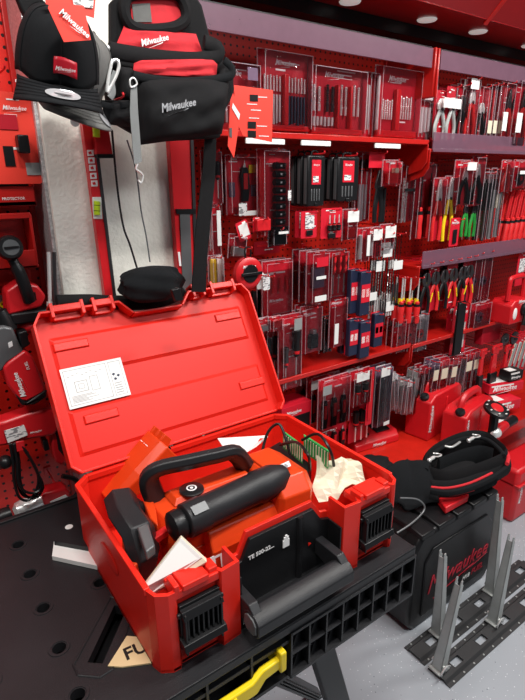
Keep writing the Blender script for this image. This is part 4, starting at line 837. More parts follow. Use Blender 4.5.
# --- row under shelf 3 on the right
for i, (u0, v0, u1, v1) in enumerate(((469, 252, 477, 300), (478, 250, 487, 300), (470, 302, 487, 326))):
    pack((u0, v0, u1, v1), 1.45-.02*(i == 2), ['clear pack left of the red radio, upper left', 'clear pack left of the red radio, upper right', 'clear box with dark round part left of the red radio'][i], 'clear_pack', 'packaged part', RCARD2, [('disc', (.2, .8, .2, .6), dict(m=PURP))], CB, n=2)
pack((452, 303, 467, 352), 1.44, 'red lettered card behind the black hanging blade', 'saw_card', 'packaged tool', RCARD, [('blade', (.5, .9, .1, .6), {})], None, lg=(.1, .78, .8), n=2)
t = pack((455, 302, 463, 354), 1.40, 'black saw blade sleeve with white print, hanging over shelf edge', 'saw_sleeve', 'saw blade', BLACK, [('box', (.05, .95, .02, .98), dict(m=BLACK, d=.006))], None, tags=((.15, .5, .1, .5, WHITE, 1), (.55, .9, .1, .95, RCARD, 1)))
# red radio with carry frame
o = atY(503, 319, 1.42); t = T('jobsite_radio', 'red device with square carry handle and black crank on the right', 'radio', tuple(o))
w = .19; 
t.part('body', MB().prism([(-w*.5, -.09, 0), (w*.42, -.09, 0), (w*.5, -.09, .03), (w*.45, -.09, .10), (w*.3, -.09, .125), (-w*.35, -.09, .125), (-w*.5, -.09, .10)], (0, .12, 0)), RPLAST, bev=.008)
t.part('carry_frame', MB().tube([(-w*.40, -.05, .12), (-w*.40, -.05, .215), (-w*.30, -.05, .235), (w*.2, -.05, .235), (w*.34, -.05, .212), (w*.36, -.05, .12)], .013, 8), RPLAST)
d_ = t.part('black_crank', MB().lathe((w*.12, -.09, .07), (0, -1, 0), [(0, .034), (.012, .034), (.018, .028)], 20), BLACK); t.part('crank_arm', MB().tube([(w*.12, -.108, .065), (w*.06, -.11, .02), (w*.02, -.11, -.01)], .012, 8), BLACK, d_)
t.part('white_oval', MB().ell((-w*.30, -.09, .055), (.018, .006, .032)), WHITE); logo(t.o, (-w*.2, -.0915, .108), .09)
pack((517, 252, 525, 285), 1.44, 'red card with white square label, upper edge of view at right', 'carded_tool', 'packaged tool', RCARD, [], None, tags=((.2, .9, .4, .8, PLABEL, 1),))
t = T('black_grip_tool', 'black and red curved tool at right view edge beside the radio', 'power tool', tuple(atY(524, 312, 1.42))); t.part('grip', MB().tube([(0, 0, 0), (-.02, -.01, .06), (.0, -.01, .12), (.04, 0, .15)], .02, 8), BLACK); t.part('red_band', MB().tube([(-.025, -.02, .05), (-.01, -.025, .09)], .016, 8), RPLAST)
# --- hanging under lower shelf, left bay
for i, (u0, v0, u1, v1, Y) in enumerate(((318, 376, 347, 424, 1.40),)):
    pack((u0, v0, u1, v1), Y, 'red card holding three black folding knives', 'carded_knives', 'knife', RCARD, [('knife', (.02, .98, .0, .70), dict(n=3))], CB, n=3, dy=.07, tags=((.02, .3, .72, .9, GALV),))
pack((349, 369, 368, 404), 1.43, 'red card with two short black drivers right of the knives', 'carded_driver', 'screwdriver', RCARD, [('driver', (.1, .9, .05, .65), dict(n=2))], CB, tags=((.15, .8, .72, .95, WHITE),), n=2, dy=.06)
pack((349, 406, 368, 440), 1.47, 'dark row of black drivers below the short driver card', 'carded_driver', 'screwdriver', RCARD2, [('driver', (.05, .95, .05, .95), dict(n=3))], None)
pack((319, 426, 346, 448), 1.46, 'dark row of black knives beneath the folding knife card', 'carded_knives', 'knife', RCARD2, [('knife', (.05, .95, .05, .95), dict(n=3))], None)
pack((367, 368, 373, 424), 1.41, 'red blade guard edge left of the purple clear pack', 'guard_pack', 'saw blade', RCARD, [('blade', (.1, .9, .1, .9), dict(m=RPLAST))], None)
pack((374, 366, 388, 424), 1.42, 'clear purple pack of dark blades with white corner label', 'saw_pack', 'saw blade', PURP, [('blade', (.1, .9, .05, .8), dict(n=3, m=DKSTEEL))], CLEAR, tags=((.1, .7, .86, 1.0, WHITE), (.5, .9, .02, .08, WHITE)), n=2)
for i, (u0, v0, u1, v1) in enumerate(((391, 372, 396, 408), (397, 378, 402, 412), (403, 380, 408, 413), (409, 370, 416, 412))):
    pack((u0, v0, u1, v1), 1.42+.01*i, ['first', 'second', 'third', 'fourth'][i]+' pale clear bit pack beneath the lower bracket, left to right', 'clear_bit_pack', 'drill bit set', GALV if i % 2 else WHITE, [('rods', (.1, .9, .05, .8), dict(n=2))], CLEAR, rot=(-6, 3, 0, 4)[i], n=2)
pack((418, 366, 424, 408), 1.44, 'slim pink clear pack right of the pale bit packs', 'clear_bit_pack', 'drill bit set', RCARD2, [('rods', (.1, .9, .05, .8), dict(n=2, m=GALV))], CB, n=2)
# --- saw blades right bay
for i, (u0, v0, u1, v1) in enumerate(((426, 360, 433, 402), (434, 358, 443, 400), (444, 357, 451, 398), (452, 356, 459, 396), (460, 352, 468, 390), (468, 350, 474, 388))):
    pack((u0, v0, u1, v1), 1.42, ['first', 'second', 'third', 'fourth', 'fifth', 'sixth'][i]+' carded saw blade under lower right shelf, left to right', 'saw_card', 'saw blade', (PURP, RCARD, RCARD, RCARD2, RCARD, RCARD2)[i], [('blade', (.15, .85, .02, .7), dict(m=(GALV, RPLAST, GALV)[i % 3]))], CB, tags=((.15, .8, .55, .78, CREAM),) if i != 3 else (), n=2, rot=(4, 3, 5, 6, 0, 0)[i])
for i, (u0, v0, u1, v1) in enumerate(((474, 350, 482, 398), (484, 346, 497, 396), (499, 346, 506, 388))):
    pack((u0, v0, u1, v1), 1.38, ['slim black handled pipe wrench left of the big one', 'large pipe wrench with red head and black grip', 'pipe wrench with red head at right end of row'][i], 'pipe_wrench', 'wrench', None, [('wrench', (.0, 1, .42, 1), dict(grip=RPLAST)), ('box', (.25, .75, .0, .5), dict(m=BLACK, d=.02, name='grip'))], None)
for i in range(4):
    u = 508+i*5; pack((u-2, 336-i, u+3, 378-i*3), 1.38, ['first', 'second', 'third', 'fourth'][i]+' red and white blade pack right of the wrenches', 'saw_pack', 'saw blade', RCARD, [('blade', (.2, .8, .1, .8), dict(m=GALV))], None, tags=((.2, .8, .3, .8, (CREAM, WHITE)[i % 2], 1),), rot=16, n=2)
pack((497, 330, 520, 345), 1.39, 'coiled dark chain on the lower right shelf front', 'chain_pack', 'packaged part', None, [('disc', (.1, .5, .1, .9), dict(m=DKSTEEL)), ('disc', (.5, .9, .0, .8), dict(m=DKSTEEL))], None, hook=False)
pack((476, 318, 494, 340), 1.48, 'red boxed item standing on the lower right shelf', 'boxed_item', 'box', RCARD, [('box', (.0, 1, .0, 1), dict(m=RCARD2, d=.04))], None, hook=False, lg=None)
# --- things on the base deck
def carton(px, Y, short, w=None, d=.1, m=RCARD, win=True):
    u0, v0, u1, v1 = px; p = atY((u0+u1)/2, v1, Y); w = atY(u1, v1, Y).x-atY(u0, v1, Y).x; h = atY(u0, v0, Y).z-atY(u0, v1, Y).z
    t = T('carton', short, 'box', tuple(p)); b = t.part('box_body', MB().bb(-w/2, w/2, 0, d, 0, h), m, bev=.001, smooth=False); logo(b, (-w*.35, -.001, h*.72), w*.5)
    if win: t.part('window', MB().bb(-w*.2, w*.45, -.001, .0, h*.08, h*.6), BLACK, b)
    return t
carton((282, 404, 311, 432), 1.44, 'small red carton with dark window just beyond the case lid corner')
dz = .396
o = atZ(380, 447, dz+.0); t = T('battery_charger', 'red charger with two black battery pads on the base deck', 'charger', (o.x, o.y+.08, dz))
b = t.part('body', MB().prism([(-.13, -.075, 0), (-.13, .075, 0), (-.12, .07, .065), (-.12, -.045, .05), (-.13, -.075, .03)], (.26, 0, 0)), RPLAST, bev=.006)
for x in (-.065, .06): t.part('charging_pad', MB().prism([(x-.04, -.04, .054), (x+.04, -.04, .054), (x+.04, .04, .066), (x-.04, .04, .066)], (0, 0, .006)), BLACK, b, bev=.002); 
logo(b, (-.03, -.076, .01), .08)
t.rot(z=-8)
def jerry(o, w, d, h, short, rz=0):
    t = T('red_hard_case', short, 'tool case', o)
    b = t.part('body', MB().prism([(-w/2, 0, 0), (w/2, 0, 0), (w/2, 0, h*.70), (w*.40, 0, h*.80), (-w*.36, 0, h*.80), (-w/2, 0, h*.70)], (0, d, 0)), RPLAST, bev=.008)
    t.part('carry_handle', MB().tube([(-w*.32, d*.5, h*.78), (-w*.22, d*.5, h*.97), (w*.22, d*.5, h*.97), (w*.32, d*.5, h*.78)], (.016, .02), 8, flat=(0, 1, 0)), RPLAST)
    t.part('black_cap', MB().lathe((-w*.44, d*.35, h*.74), (-.5, 0, 1), [(0, .022), (.014, .022), (.02, .016)], 14), BLACK)
    t.part('moulded_rib', MB().bb(-w*.02, w*.02, -.006, .002, h*.05, h*.68), RPLAST, b, bev=.003)
    logo(b, (-w*.42, -.0015, h*.15), h*.5, xd=(0, 0, 1), ud=(-1, 0, 0)); t.rot(z=rz); return t
jerry((2.09, 1.37, dz), .31, .13, .285, 'upright red hard case with carry handle, rear left of two', 8)
jerry((2.15, 1.22, dz), .31, .12, .235, 'red hard case with carry handle, front right of two', 10)
def stackbox(u, v, z, w, d, h, short, m=RCARD, rz=0):
    o = atZ(u, v, z); t = T('boxed_tool', short, 'box', tuple(o)); b = t.part('box_body', MB().bb(-w/2, w/2, 0, d, 0, h), m, bev=.002, smooth=False)
    logo(b, (-w*.4, -.001, h*.25), w*.7); t.part('end_print', MB().bb(-w*.45, w*.2, -.0006, .0, h*.72, h*.9), WHITE, b); t.part('top_print', MB().bb(-w*.4, w*.1, d*.2, d*.8, h, h+.0008), WHITE, b); t.rot(z=rz)
stackbox(503, 412, .45, .24, .12, .055, 'long red box lying at right, lowest of the stack', rz=-12)
stackbox(506, 392, .52, .22, .11, .05, 'long red box lying at right, middle of the stack', rz=-18)
stackbox(516, 380, .58, .10, .07, .05, 'short red and black box, top of the right stack', BLACK, -10)
o = atZ(490, 444, .42); t = T('blower_tool', 'black tool with round ringed head standing behind the tool bag', 'power tool', tuple(o))
t.part('neck', MB().tube([(0, 0, 0), (.005, 0, .09), (.0, 0, .17)], (.022, .02), 8, flat=(1, 0, 0)), BLACK); h_ = t.part('head', MB().lathe((0, 0, .165), (0, -.35, .94), [(0, .04), (.008, .058), (.022, .058), (.028, .045)], 22), BLACK); t.part('red_centre', MB().lathe((0, -.009, .191), (0, -.35, .94), [(0, .03), (.004, .026)], 16), RPLAST, h_)
for k in range(8): a = k*PI/4; t.part('pale_mark', MB().box((.048*math.cos(a), -.009+.045*math.sin(a), .193+.016*math.sin(a)), (.010, .006, .003)), WHITE, h_)
o = atZ(505, 432, .45); t = T('angle_grinder', 'red and silver grinder with black grip behind the tool bag', 'power tool', tuple(o))
t.part('body', MB().lathe((-.09, 0, .03), (1, .1, .0), [(0, .02), (.02, .026), (.10, .022)], 12), RPLAST); t.part('grip', MB().lathe((0.01, .01, .03), (1, .1, 0), [(0, .022), (.09, .024), (.10, .018)], 12), BLACK); t.part('gear_head', MB().ell((-.10, -.005, .03), (.03, .03, .026)), STEEL)
solo('foam_wedge', MB().prism([atZ(u, v, .45) for u, v in ((493, 424), (500, 420), (506, 427), (499, 432))], (0, 0, .03)), WHITE, 'small white block beside the grinder behind the bag', 'block', bev=.003)
o = (2.33, 1.02, 0); t = T('floor_case', 'red moulded case standing on the floor at right view edge', 'tool case', o)
b = t.part('body', MB().bb(-.12, .35, 0, .15, 0, .29), RPLAST, bev=.02); t.part('latch', MB().bb(.0, .05, -.012, .002, .20, .27), BLACK, b, bev=.003); logo(b, (-.07, -.001, .10), .10, xd=(0, 0, 1), ud=(-1, 0, 0)); t.part('top_lip', MB().bb(-.12, .35, -.01, .16, .20, .212), RPLAST, b, bev=.003)
t = T('red_shelf_tray', 'red steel tray on base deck behind the tool bag', 'shelf', (2.35, 1.18, .30)); t.part('tray', MB().bb(-.2, .5, 0, .2, .1, .112), RSHEET, bev=.003); t.part('front_lip', MB().bb(-.2, .5, -.006, .0, .07, .13), RSHEET, bev=.003)
def blob(c, r, wob=.006, rz=0, seed=0):
    m_ = MB(); c = Vector(c); 
    def f(u, v):
        th = u*2*PI; ph = (v-.5)*PI; q = Vector((r[0]*math.cos(th)*math.cos(ph)**.6 if v not in (0, 1) else 0, r[1]*math.sin(th)*math.cos(ph)**.6 if v not in (0, 1) else 0, r[2]*math.sin(ph)))
        k = 1+wob/r[0]*(math.sin(5*th+seed)+math.sin(7*ph+3*th+seed)+.5*math.sin(11*th-4*ph))
        q = Vector((q.x*k, q.y*k, q.z)); cz, sz = math.cos(rz), math.sin(rz)
        return c+Vector((q.x*cz-q.y*sz, q.x*sz+q.y*cz, q.z))
    m_.grid(f, 36, 16); bmesh.ops.remove_doubles(m_.b, verts=m_.b.verts, dist=1e-5); return m_
# ================================================================ left panel goods
def P(u, v, Y): return atY(u, v, Y)
t = pack((-14, 92, 37, 184), 1.36, 'large red carded lamp set left of the pillar', 'carded_lamp', 'packaged tool', OCARD, [('box', (.56, .78, .34, .54), dict(m=BLACK, d=.03, name='lamp_pack'))], None, lg=None, hook=False, tags=((.30, .66, .60, .76, RCARD2, 1), (.70, .99, .10, .24, GALV, 1), (.3, .5, .2, .42, BLACK, 1)), thick=.004)
logo(t.o, (-.01, -.004, .158), .05); letters(t.o, 'FILE LED', (.025, -.003, .215), (1, 0, 0), (0, 0, 1), .03, WLOGO, 0, .01)
hookfor('large red carded lamp set', t.loc.x, t.loc.z+.235, 1.34, 1.479)
t = T('wall_bin', 'red sheet bin with carded black part, under the large lamp card', 'bin', tuple(P(10, 206, 1.40)))
t.part('bin_body', MB().bb(-.16, .055, -.03, .07, 0, .012).bb(-.16, .055, -.03, -.024, 0, .045).bb(.05, .055, -.03, .07, 0, .07), RSHEET, bev=.002); t.part('carded_part', MB().bb(-.14, .045, -.018, -.014, .012, .065), BLACK); 
letters(t.o, 'PROTECTOR', (-.02, -.0315, .015), (1, 0, 0), (0, 0, 1), .05, WLOGO, 0, .01)
t = T('clear_bin', 'open red framed holder on the board behind round headed grip', 'bin', tuple(P(18, 312, 1.40)))
z = .24; e = MB(); e.bb(-.15, .06, -.02, -.014, z-.01, z+.004); e.bb(.055, .062, -.02, .06, .12, z); e.bb(-.15, .055, .05, .056, .06, z); e.bb(-.15, .062, -.02, .06, .11, .118); e.bb(-.15, .06, -.02, -.016, .11, .155)
t.part('frame', e, RSHEET, bev=.002)
# pump grip: round head with black handle
c = P(11, 249, 1.33)
t = T('round_head_ratchet', 'black ratchet with round head hanging by the red panel', 'hand tool', tuple(c))
h_ = t.part('round_head', MB().lathe((0, 0.02, 0), (-.1, -1, .15), [(0, .024), (.006, .029), (.022, .029), (.028, .024)], 24), BLACK); t.part('head_ring', MB().lathe((0, -.004, .004), (-.1, -1, .15), [(0, .02), (.004, .018)], 20), GREYPL, h_); t.part('slot', MB().bb(-.016, .016, -.012, -.008, .003, .007), BLACK, h_)
t.part('handle', MB().tube([(0, .015, -.02), (.012, .01, -.06), (.02, .01, -.10), (.026, .02, -.13)], [.012]*3+[.015]*12, 10), BLACK)
t = T('cordless_grinder', 'red and black cordless tool under the round ratchet head', 'power tool', tuple(P(28, 318, 1.38)))
t.part('housing', MB().prism([(-.05, -.03, .02), (.03, -.03, .03), (.045, -.03, .055), (.03, -.03, .085), (-.01, -.03, .10), (-.045, -.03, .08)], (0, .06, 0)), RPLAST, bev=.006); t.part('base', MB().bb(-.045, .055, -.035, .035, -.005, .024), BLACK, bev=.005); t.part('rear', MB().ell((.0, 0, -.02), (.03, .03, .02)), RPLAST)
t.part('vent', MB().bb(-.01, .02, -.034, -.028, .05, .07), BLACK)
t = T('cable_hook', 'brass coloured clips at left edge beside cordless tool', 'hook', tuple(P(6, 318, 1.44)))
t.part('clip', MB().tube([(0, 0, 0), (.012, 0, .02), (-.008, 0, .035), (.01, 0, .05)], .003), YEL); t.part('bracket', MB().bb(-.01, .02, .005, .01, -.01, .06), GALV)
# rotary hammer: grey gear case on top, red body with rotated lettering, black end
Y = 1.33; t = T('rotary_hammer', 'red and grey cordless rotary hammer hanging nose up at left', 'power tool', tuple(P(22, 402, Y)), world=True)
def pY(pts, Y): return [atY(u, v, Y) for u, v in pts]
t.part('gear_case', MB().prism(pY([(-12, 330), (4, 326), (13, 328), (20, 345), (25, 352), (8, 363), (2, 372), (-12, 372)], Y), (0, .06, 0)), GREYPL, bev=.006)
bd = t.part('body', MB().prism(pY([(3, 368), (9, 362), (25, 350), (33, 357), (46, 388), (44, 393), (27, 402), (19, 401), (8, 386)], Y-.005), (0, .065, 0)), RPLAST, bev=.006)
t.part('end_cap', MB().prism(pY([(15, 394), (27, 403), (46, 390), (47, 397), (35, 405), (22, 406)], Y-.008), (0, .07, 0)), BLACK, bev=.004)
t.part('collar', MB().prism(pY([(18, 333), (27, 330), (30, 345), (22, 350)], Y), (0, .055, 0)), BLACK, bev=.004); t.part('chuck', MB().lathe(P(8, 329, Y+.03), (-.2, 0, 1), [(0, .024), (.03, .020), (.05, .014)], 14), BLACK)
a, b_ = P(26, 396, Y-.007)-t.loc, P(15, 367, Y-.007)-t.loc
letters(bd, 'Milwaukee', a, b_-a, P(22, 362, Y)-P(32, 392, Y)+Vector((-.05, 0, 0)), .068, WLOGO, .3, .02, True, 'logo')
a, b_ = P(30, 369, Y-.007)-t.loc, P(26, 359, Y-.007)-t.loc; letters(bd, 'FUEL', a, b_-a, Vector((-1, 0, .3)), .022, WLOGO, .2, .01)
t.part('vent_slots', MB().prism(pY([(8, 343), (12, 341), (13, 346), (9, 348)], Y-.001), (0, .004, 0)), WLOGO, bd)
# corded sander/drill under it
Y = 1.34; t = T('corded_drill', 'red corded drill with white tag, hanging on the left board', 'power tool', tuple(P(30, 470, Y)), world=True)
bd = t.part('body', MB().prism(pY([(-6, 424), (5, 421), (28, 413), (52, 408), (58, 412), (62, 424), (55, 436), (30, 440), (18, 444), (-6, 448)], Y), (0, .055, 0)), RPLAST, bev=.008)
t.part('black_back', MB().prism(pY([(30, 415), (56, 407), (62, 412), (66, 428), (70, 452), (66, 460), (58, 450), (55, 430), (40, 421)], Y+.008), (0, .045, 0)), BLACK, bev=.005)
t.part('handle', MB().prism(pY([(52, 436), (60, 432), (66, 450), (70, 458), (62, 466), (56, 462), (52, 448)], Y+.01), (0, .04, 0)), RPLAST, bev=.005)
t.part('trigger', MB().prism(pY([(42, 440), (48, 440), (50, 450), (45, 452)], Y+.01), (0, .03, 0)), BLACK, bev=.003)
t.part('price_label', MB().prism(pY([(4, 431), (24, 425), (28, 435), (8, 443)], Y-.008), (0, .002, 0)), PLABEL, bd, smooth=False); logo(bd, P(30, 434, Y-.001)-t.loc, .03)
cb = MB()
for k, (dx, dz_) in enumerate(((0, 0), (3, 1), (-3, 3), (1, -4))):
    L_ = [(13+dx, 444), (16+dx, 462), (17+dx, 480), (22+dx, 494+dz_), (32+dx, 497+dz_), (40+dx, 488), (38, 474), (30, 458), (22, 446)]
    cb.tube([P(u, v, Y-.012-.005*k) for u, v in L_], .0038, 6)
t.part('black_cord', cb, BLACK); t.part('cord_tie', MB().prism(pY([(16, 442), (24, 441), (25, 450), (17, 452)], Y-.03), (0, .004, 0)), RPLAST, bev=.001); t.part('rear_knob', MB().ell(P(5, 462, Y), (.018, .02, .018)), BLACK)
# third tool with chrome chuck at bench edge
Y = 1.34; t = T('chrome_chuck_drill', 'red drill with chrome chuck lying beyond the bench edge', 'power tool', tuple(P(30, 520, Y)), world=True)
t.part('body', MB().prism(pY([(42, 494), (66, 488), (72, 494), (64, 502), (44, 506)], Y), (0, .05, 0)), RPLAST, bev=.006); t.part('chuck', MB().lathe(P(14, 513, Y+.03), P(44, 498, Y+.03)-P(14, 513, Y+.03), [(0, .012), (.01, .024), (.035, .026), (.045, .02), (.075, .022), (.082, .012)], 16), STEEL)
t.part('black_collar', MB().lathe(P(-4, 520, Y+.03), P(44, 498, Y+.03)-P(-4, 520, Y+.03), [(0, .018), (.02, .024), (.04, .020)], 14), BLACK)
t.part('pale_strip', MB().prism(pY([(50, 502), (66, 495), (68, 497), (52, 505)], Y-.004), (0, .003, 0)), WHITE); t.part('black_clip', MB().tube([P(62, 476, Y), P(76, 480, Y), P(78, 492, Y), P(70, 500, Y)], .007, 8), BLACK)
hookfor('rotary hammer', P(8, 330, Y).x, P(8, 345, Y).z, 1.36, 1.479); hookfor('corded drill', P(35, 420, Y).x, P(35, 420, Y).z, 1.38, 1.479); hookfor('red tool with chrome chuck', P(60, 490, Y).x, P(60, 492, Y).z, 1.37, 1.479)
# two steel pins beside pillar
for k, (u, nm) in enumerate(((50, 'left one'), (55.5, 'right one, black'))):
    solo('steel_pin', MB().cyl(P(u, 302, 1.30), P(u-1.5, 252, 1.30), .0045, n=10).cyl(P(u, 302, 1.30), P(u, 306, 1.30), .008, n=10), STEEL if k == 0 else DKSTEEL, 'upright metal rod hanging against the pillar foot above the lid, '+nm, 'rod')
# ================================================================ spirit levels on the pillar
def level(pts, Y, short, vials, squares):
    t = T('spirit_level', short, 'spirit level', tuple(P(pts[0][0], pts[0][1], Y)), world=True)
    b = t.part('red_beam', MB().prism(pY(pts, Y), (0, .022, 0)), RPLAST, bev=.001, smooth=False)
    e0, e1 = Vector(P(*pts[1], Y)), Vector(P(*pts[2], Y))
    t.part('dark_edge', MB().prism([P(pts[1][0], pts[1][1], Y-.003), P(pts[1][0]+3, pts[1][1], Y-.003), P(pts[2][0]+3, pts[2][1], Y-.003), P(pts[2][0], pts[2][1], Y-.003)], (0, .026, 0)), DKSTEEL, b, smooth=False)
    for u, v, uu, vv in vials:
        f = t.part('vial_window', MB().prism(pY([(u-uu, v-vv), (u+uu, v-vv), (u+uu+1.2, v+vv), (u-uu+1.2, v+vv)], Y-.002), (0, .004, 0)), BLACK if vv < 10 else WHITE, b, bev=.001)
        t.part('vial', MB().cyl(P(u, v+vv*.62, Y-.004), P(u, v-vv*.62, Y-.004), .0075, n=12), VIAL, f)
        for s_ in (-.25, .25): t.part('vial_line', MB().cyl(P(u, v+vv*s_-.3, Y-.004), P(u, v+vv*s_+.3, Y-.004), .0079, n=12), BLACK, f)
    for u, v in squares: 
        s_ = t.part('white_pictogram', MB().prism(pY([(u-3, v-3), (u+3.5, v-3.2), (u+3.8, v+2.8), (u-2.6, v+3)], Y-.0015), (0, .002, 0)), WLOGO, b, smooth=False)
        t.part('pictogram_mark', MB().prism(pY([(u-1.5, v-1), (u+1, v-1.8), (u+2, v+1), (u-1, v+1.2)], Y-.0025), (0, .001, 0)), RPLAST, s_, smooth=False)
    return t
lv = level([(82, 121), (92, 121), (114, 302), (106, 302)], 1.30, 'long red spirit level with two yellow vials, left on the pillar', ((97, 131, 4, 8.5), (97, 208, 4.5, 11)), ((90, 153), (91, 160.5), (92, 168), (93, 176), (94, 183.5)))
t2 = level([(168, 120), (190, 120), (196, 300), (180, 300)], 1.30, 'broad red spirit level right of the pillar face behind the pouch', (), ())
t2.part('black_band', MB().prism(pY([(176, 209), (196, 209), (196, 214), (177, 214)], 1.296), (0, .004, 0)), BLACK); t2.part('grey_lower_face', MB().prism(pY([(180, 214), (190, 214), (193, 295), (183, 295)], 1.297), (0, .003, 0)), GREYPL); t2.part('white_mark', MB().prism(pY([(178, 252), (180, 252), (181.5, 266), (179.5, 266)], 1.295), (0, .002, 0)), WLOGO)
t = T('level_hanger', 'short red level block with black foot beside the left vial', 'spirit level', tuple(P(103, 155, 1.28)), world=True)
t.part('block', MB().prism(pY([(93, 122), (108, 122), (113, 155), (97, 155)], 1.28), (0, .02, 0)), RPLAST, bev=.002); t.part('foot', MB().prism(pY([(97, 154), (113, 154), (114, 158), (98, 158)], 1.278), (0, .022, 0)), BLACK, bev=.001)
t.part('green_vial', MB().cyl(P(96.5, 137, 1.272), P(96, 125, 1.272), .008, n=12), VIAL); t.part('steel_bracket', MB().prism(pY([(76, 112), (100, 104), (104, 112), (100, 122), (82, 120)], 1.27), (0, .006, 0)), GALV, bev=.002); t.part('screw', MB().cyl(P(75, 122, 1.262), P(75, 122, 1.275), .010, n=14), STEEL)
hookfor('spirit levels and cap', P(90, 108, 1.28).x, P(90, 108, 1.28).z, 1.1, 1.329)
# ================================================================ caps
def cap(loc, rx, ry, rz, short, m, brimm, patch=True, s=1.0):
    t = T('baseball_cap', short, 'cap', loc); a, b, h = .088*s, .098*s, .130*s
    def crown(u, v):
        th = u*2*PI; ph = v*PI/2; r = math.cos(ph)**.55
        return Vector((a*math.sin(th)*r, -b*math.cos(th)*r, h*math.sin(ph)**1.0+.004*math.cos(6*th)*math.cos(ph)))
    g = MB().grid(crown, 48, 16); bmesh.ops.remove_doubles(g.b, verts=g.b.verts, dist=1e-5)
    cr = t.part('crown', g, m, solid=.002)
    sm = MB()
    for k in range(6):
        th = (k+.5)*PI/3 if False else k*PI/3
        sm.tube([crown(th/(2*PI), v/10)*1.006 for v in range(0, 10)], .0011, 5)
    t.part('seam', sm, m, cr); t.part('button', MB().ell((0, 0, h), (.007, .007, .004)), m, cr)
    A = math.radians(72)
    def brim(u, v):
        an = (2*u-1)*A; r0 = Vector((a*math.sin(an), -b*math.cos(an), .002)); L = .075*s*math.cos(an*.95)**.5 if abs(u-.5) < .49 else .004
        return r0+Vector((math.sin(an)*.25*L, -L, -.0))*v+Vector((0, 0, -.030*s*(2*u-1)**2*(.3+v*1.0)-.010*v))
    t.part('brim', MB().grid(brim, 28, 8), brimm, solid=.003)
    st = MB(); 
    for k in range(1, 6): st.tube([brim(i/20*.9+.05, k/6.5)+Vector((0, 0, .0012)) for i in range(21)], .0005, 4)
    t.part('stitching', st, m, t.o.children[-1])
    return t, a, b, h, crown, brim
CAPX = P(58, 74, 1.08)
t, a, b, h, crown, brim = cap((CAPX.x, CAPX.y, CAPX.z), 0, 0, 0, 'black cap with red logo patch and silver brim sticker', CLOTH2, CLOTH2, s=.82)
def onbrim(u0, u1, v0, v1, oval=True):
    M_ = MB(); c = []
    for k in range(24):
        an = 2*PI*k/24; c.append(M_.b.verts.new(brim((u0+u1)/2+(u1-u0)/2*math.cos(an), (v0+v1)/2+(v1-v0)/2*math.sin(an))+Vector((0, 0, .0028))))
    M_.face(c); return M_
t.part('brim_sticker', onbrim(.37, .66, .28, .80), SLOGO, smooth=False); 
t.part('sticker_print', onbrim(.44, .59, .50, .58), GREYPL, t.o.children[-1], smooth=False)
def oncrown(u0, u1, v0, v1, m_, nm, off=.004, par=None):
    return t.part(nm, MB().grid(lambda i, j: crown(u0+(u1-u0)*i, v0+(v1-v0)*j)+Vector((math.sin((u0+(u1-u0)*i)*2*PI), -math.cos((u0+(u1-u0)*i)*2*PI), .2))*off, 6, 4), m_, par, solid=.001)
pt = oncrown(-.025, .058, .11, .27, RCARD, 'logo_patch')
pc = crown(-.020, .155)+Vector((.000, -.0085, .0)); pe = crown(.052, .185)+Vector((.003, -.0085, 0))
logo(pt, pc, (pe-pc).length*.95, WLOGO, xd=pe-pc, ud=(0, .25, 1))
t.o.rotation_euler = (math.radians(24), math.radians(7), math.radians(-12)); CAP1 = t
t, a, b, h, crown, brim = cap((CAPX.x+.038, CAPX.y+.085, CAPX.z+.004), 0, 0, 0, 'grey cap with mesh back hanging behind the black cap', GREYCLOTH, GREYCLOTH, s=.80)
t.part('brim_sticker', onbrim(.60, .80, .2, .9), SLOGO, smooth=False); t.o.rotation_euler = (math.radians(40), math.radians(8), math.radians(22))
# red hang tag on cap
t = T('cap_hang_tag', 'red hang tag with white lettering pinned over the black cap', 'tag', tuple(P(72, 40, .955)), world=True)
tg = t.part('tag_card', MB().prism(pY([(48, 8), (50, 1), (84, 6), (91, 40), (64, 42)], .955), (0, .0012, 0)), OCARD, smooth=False)
a_, b_ = P(59, 13, .952)-t.loc, P(84, 35, .952)-t.loc
letters(tg, 'Milwaukee', a_, b_-a_, P(80, 5, .952)-P(62, 20, .952), .052, WLOGO, .2, .02, True, 'logo')
t = T('upper_hang_tag', 'red and white barcode tag at top edge behind the cap tag', 'tag', tuple(P(80, 20, 1.0)), world=True)
t.part('tag_card', MB().prism(pY([(44, -6), (96, -6), (94, 18), (82, 14), (46, 4)], 1.0), (0, .0012, 0)), OCARD, smooth=False); t.part('barcode_label', MB().prism(pY([(72, -4), (94, -4), (93, 8), (74, 6)], .998), (0, .0012, 0)), PLABEL, smooth=False)
solo('strap_webbing', MB().prism(pY([(16, -5), (42, -5), (46, 6), (30, 24), (22, 10)], 1.2), (0, .02, 0)), CLOTH, 'black nylon strap end at top left above the cap', 'strap', bev=.004)
# ================================================================ tool pouch
Y = 1.13; t = T('tool_pouch', 'black and red electrician tool pouch hanging on the pillar', 'tool pouch', tuple(P(168, 150, Y)), world=True)
def pil(c, Yo, depth, **k): return MB().pillow([P(u, v, Y+Yo) for u, v in c], depth, **k)
bk = MB(); outer = [(112, 2), (120, -8), (195, -8), (203, 5), (212, 40), (226, 62), (222, 138), (150, 142), (112, 120), (104, 70), (112, 40)]
bk.prism(pY(outer, Y+.03), (0, .03, 0)); t.part('back_panel', bk, CLOTH, bev=.008)
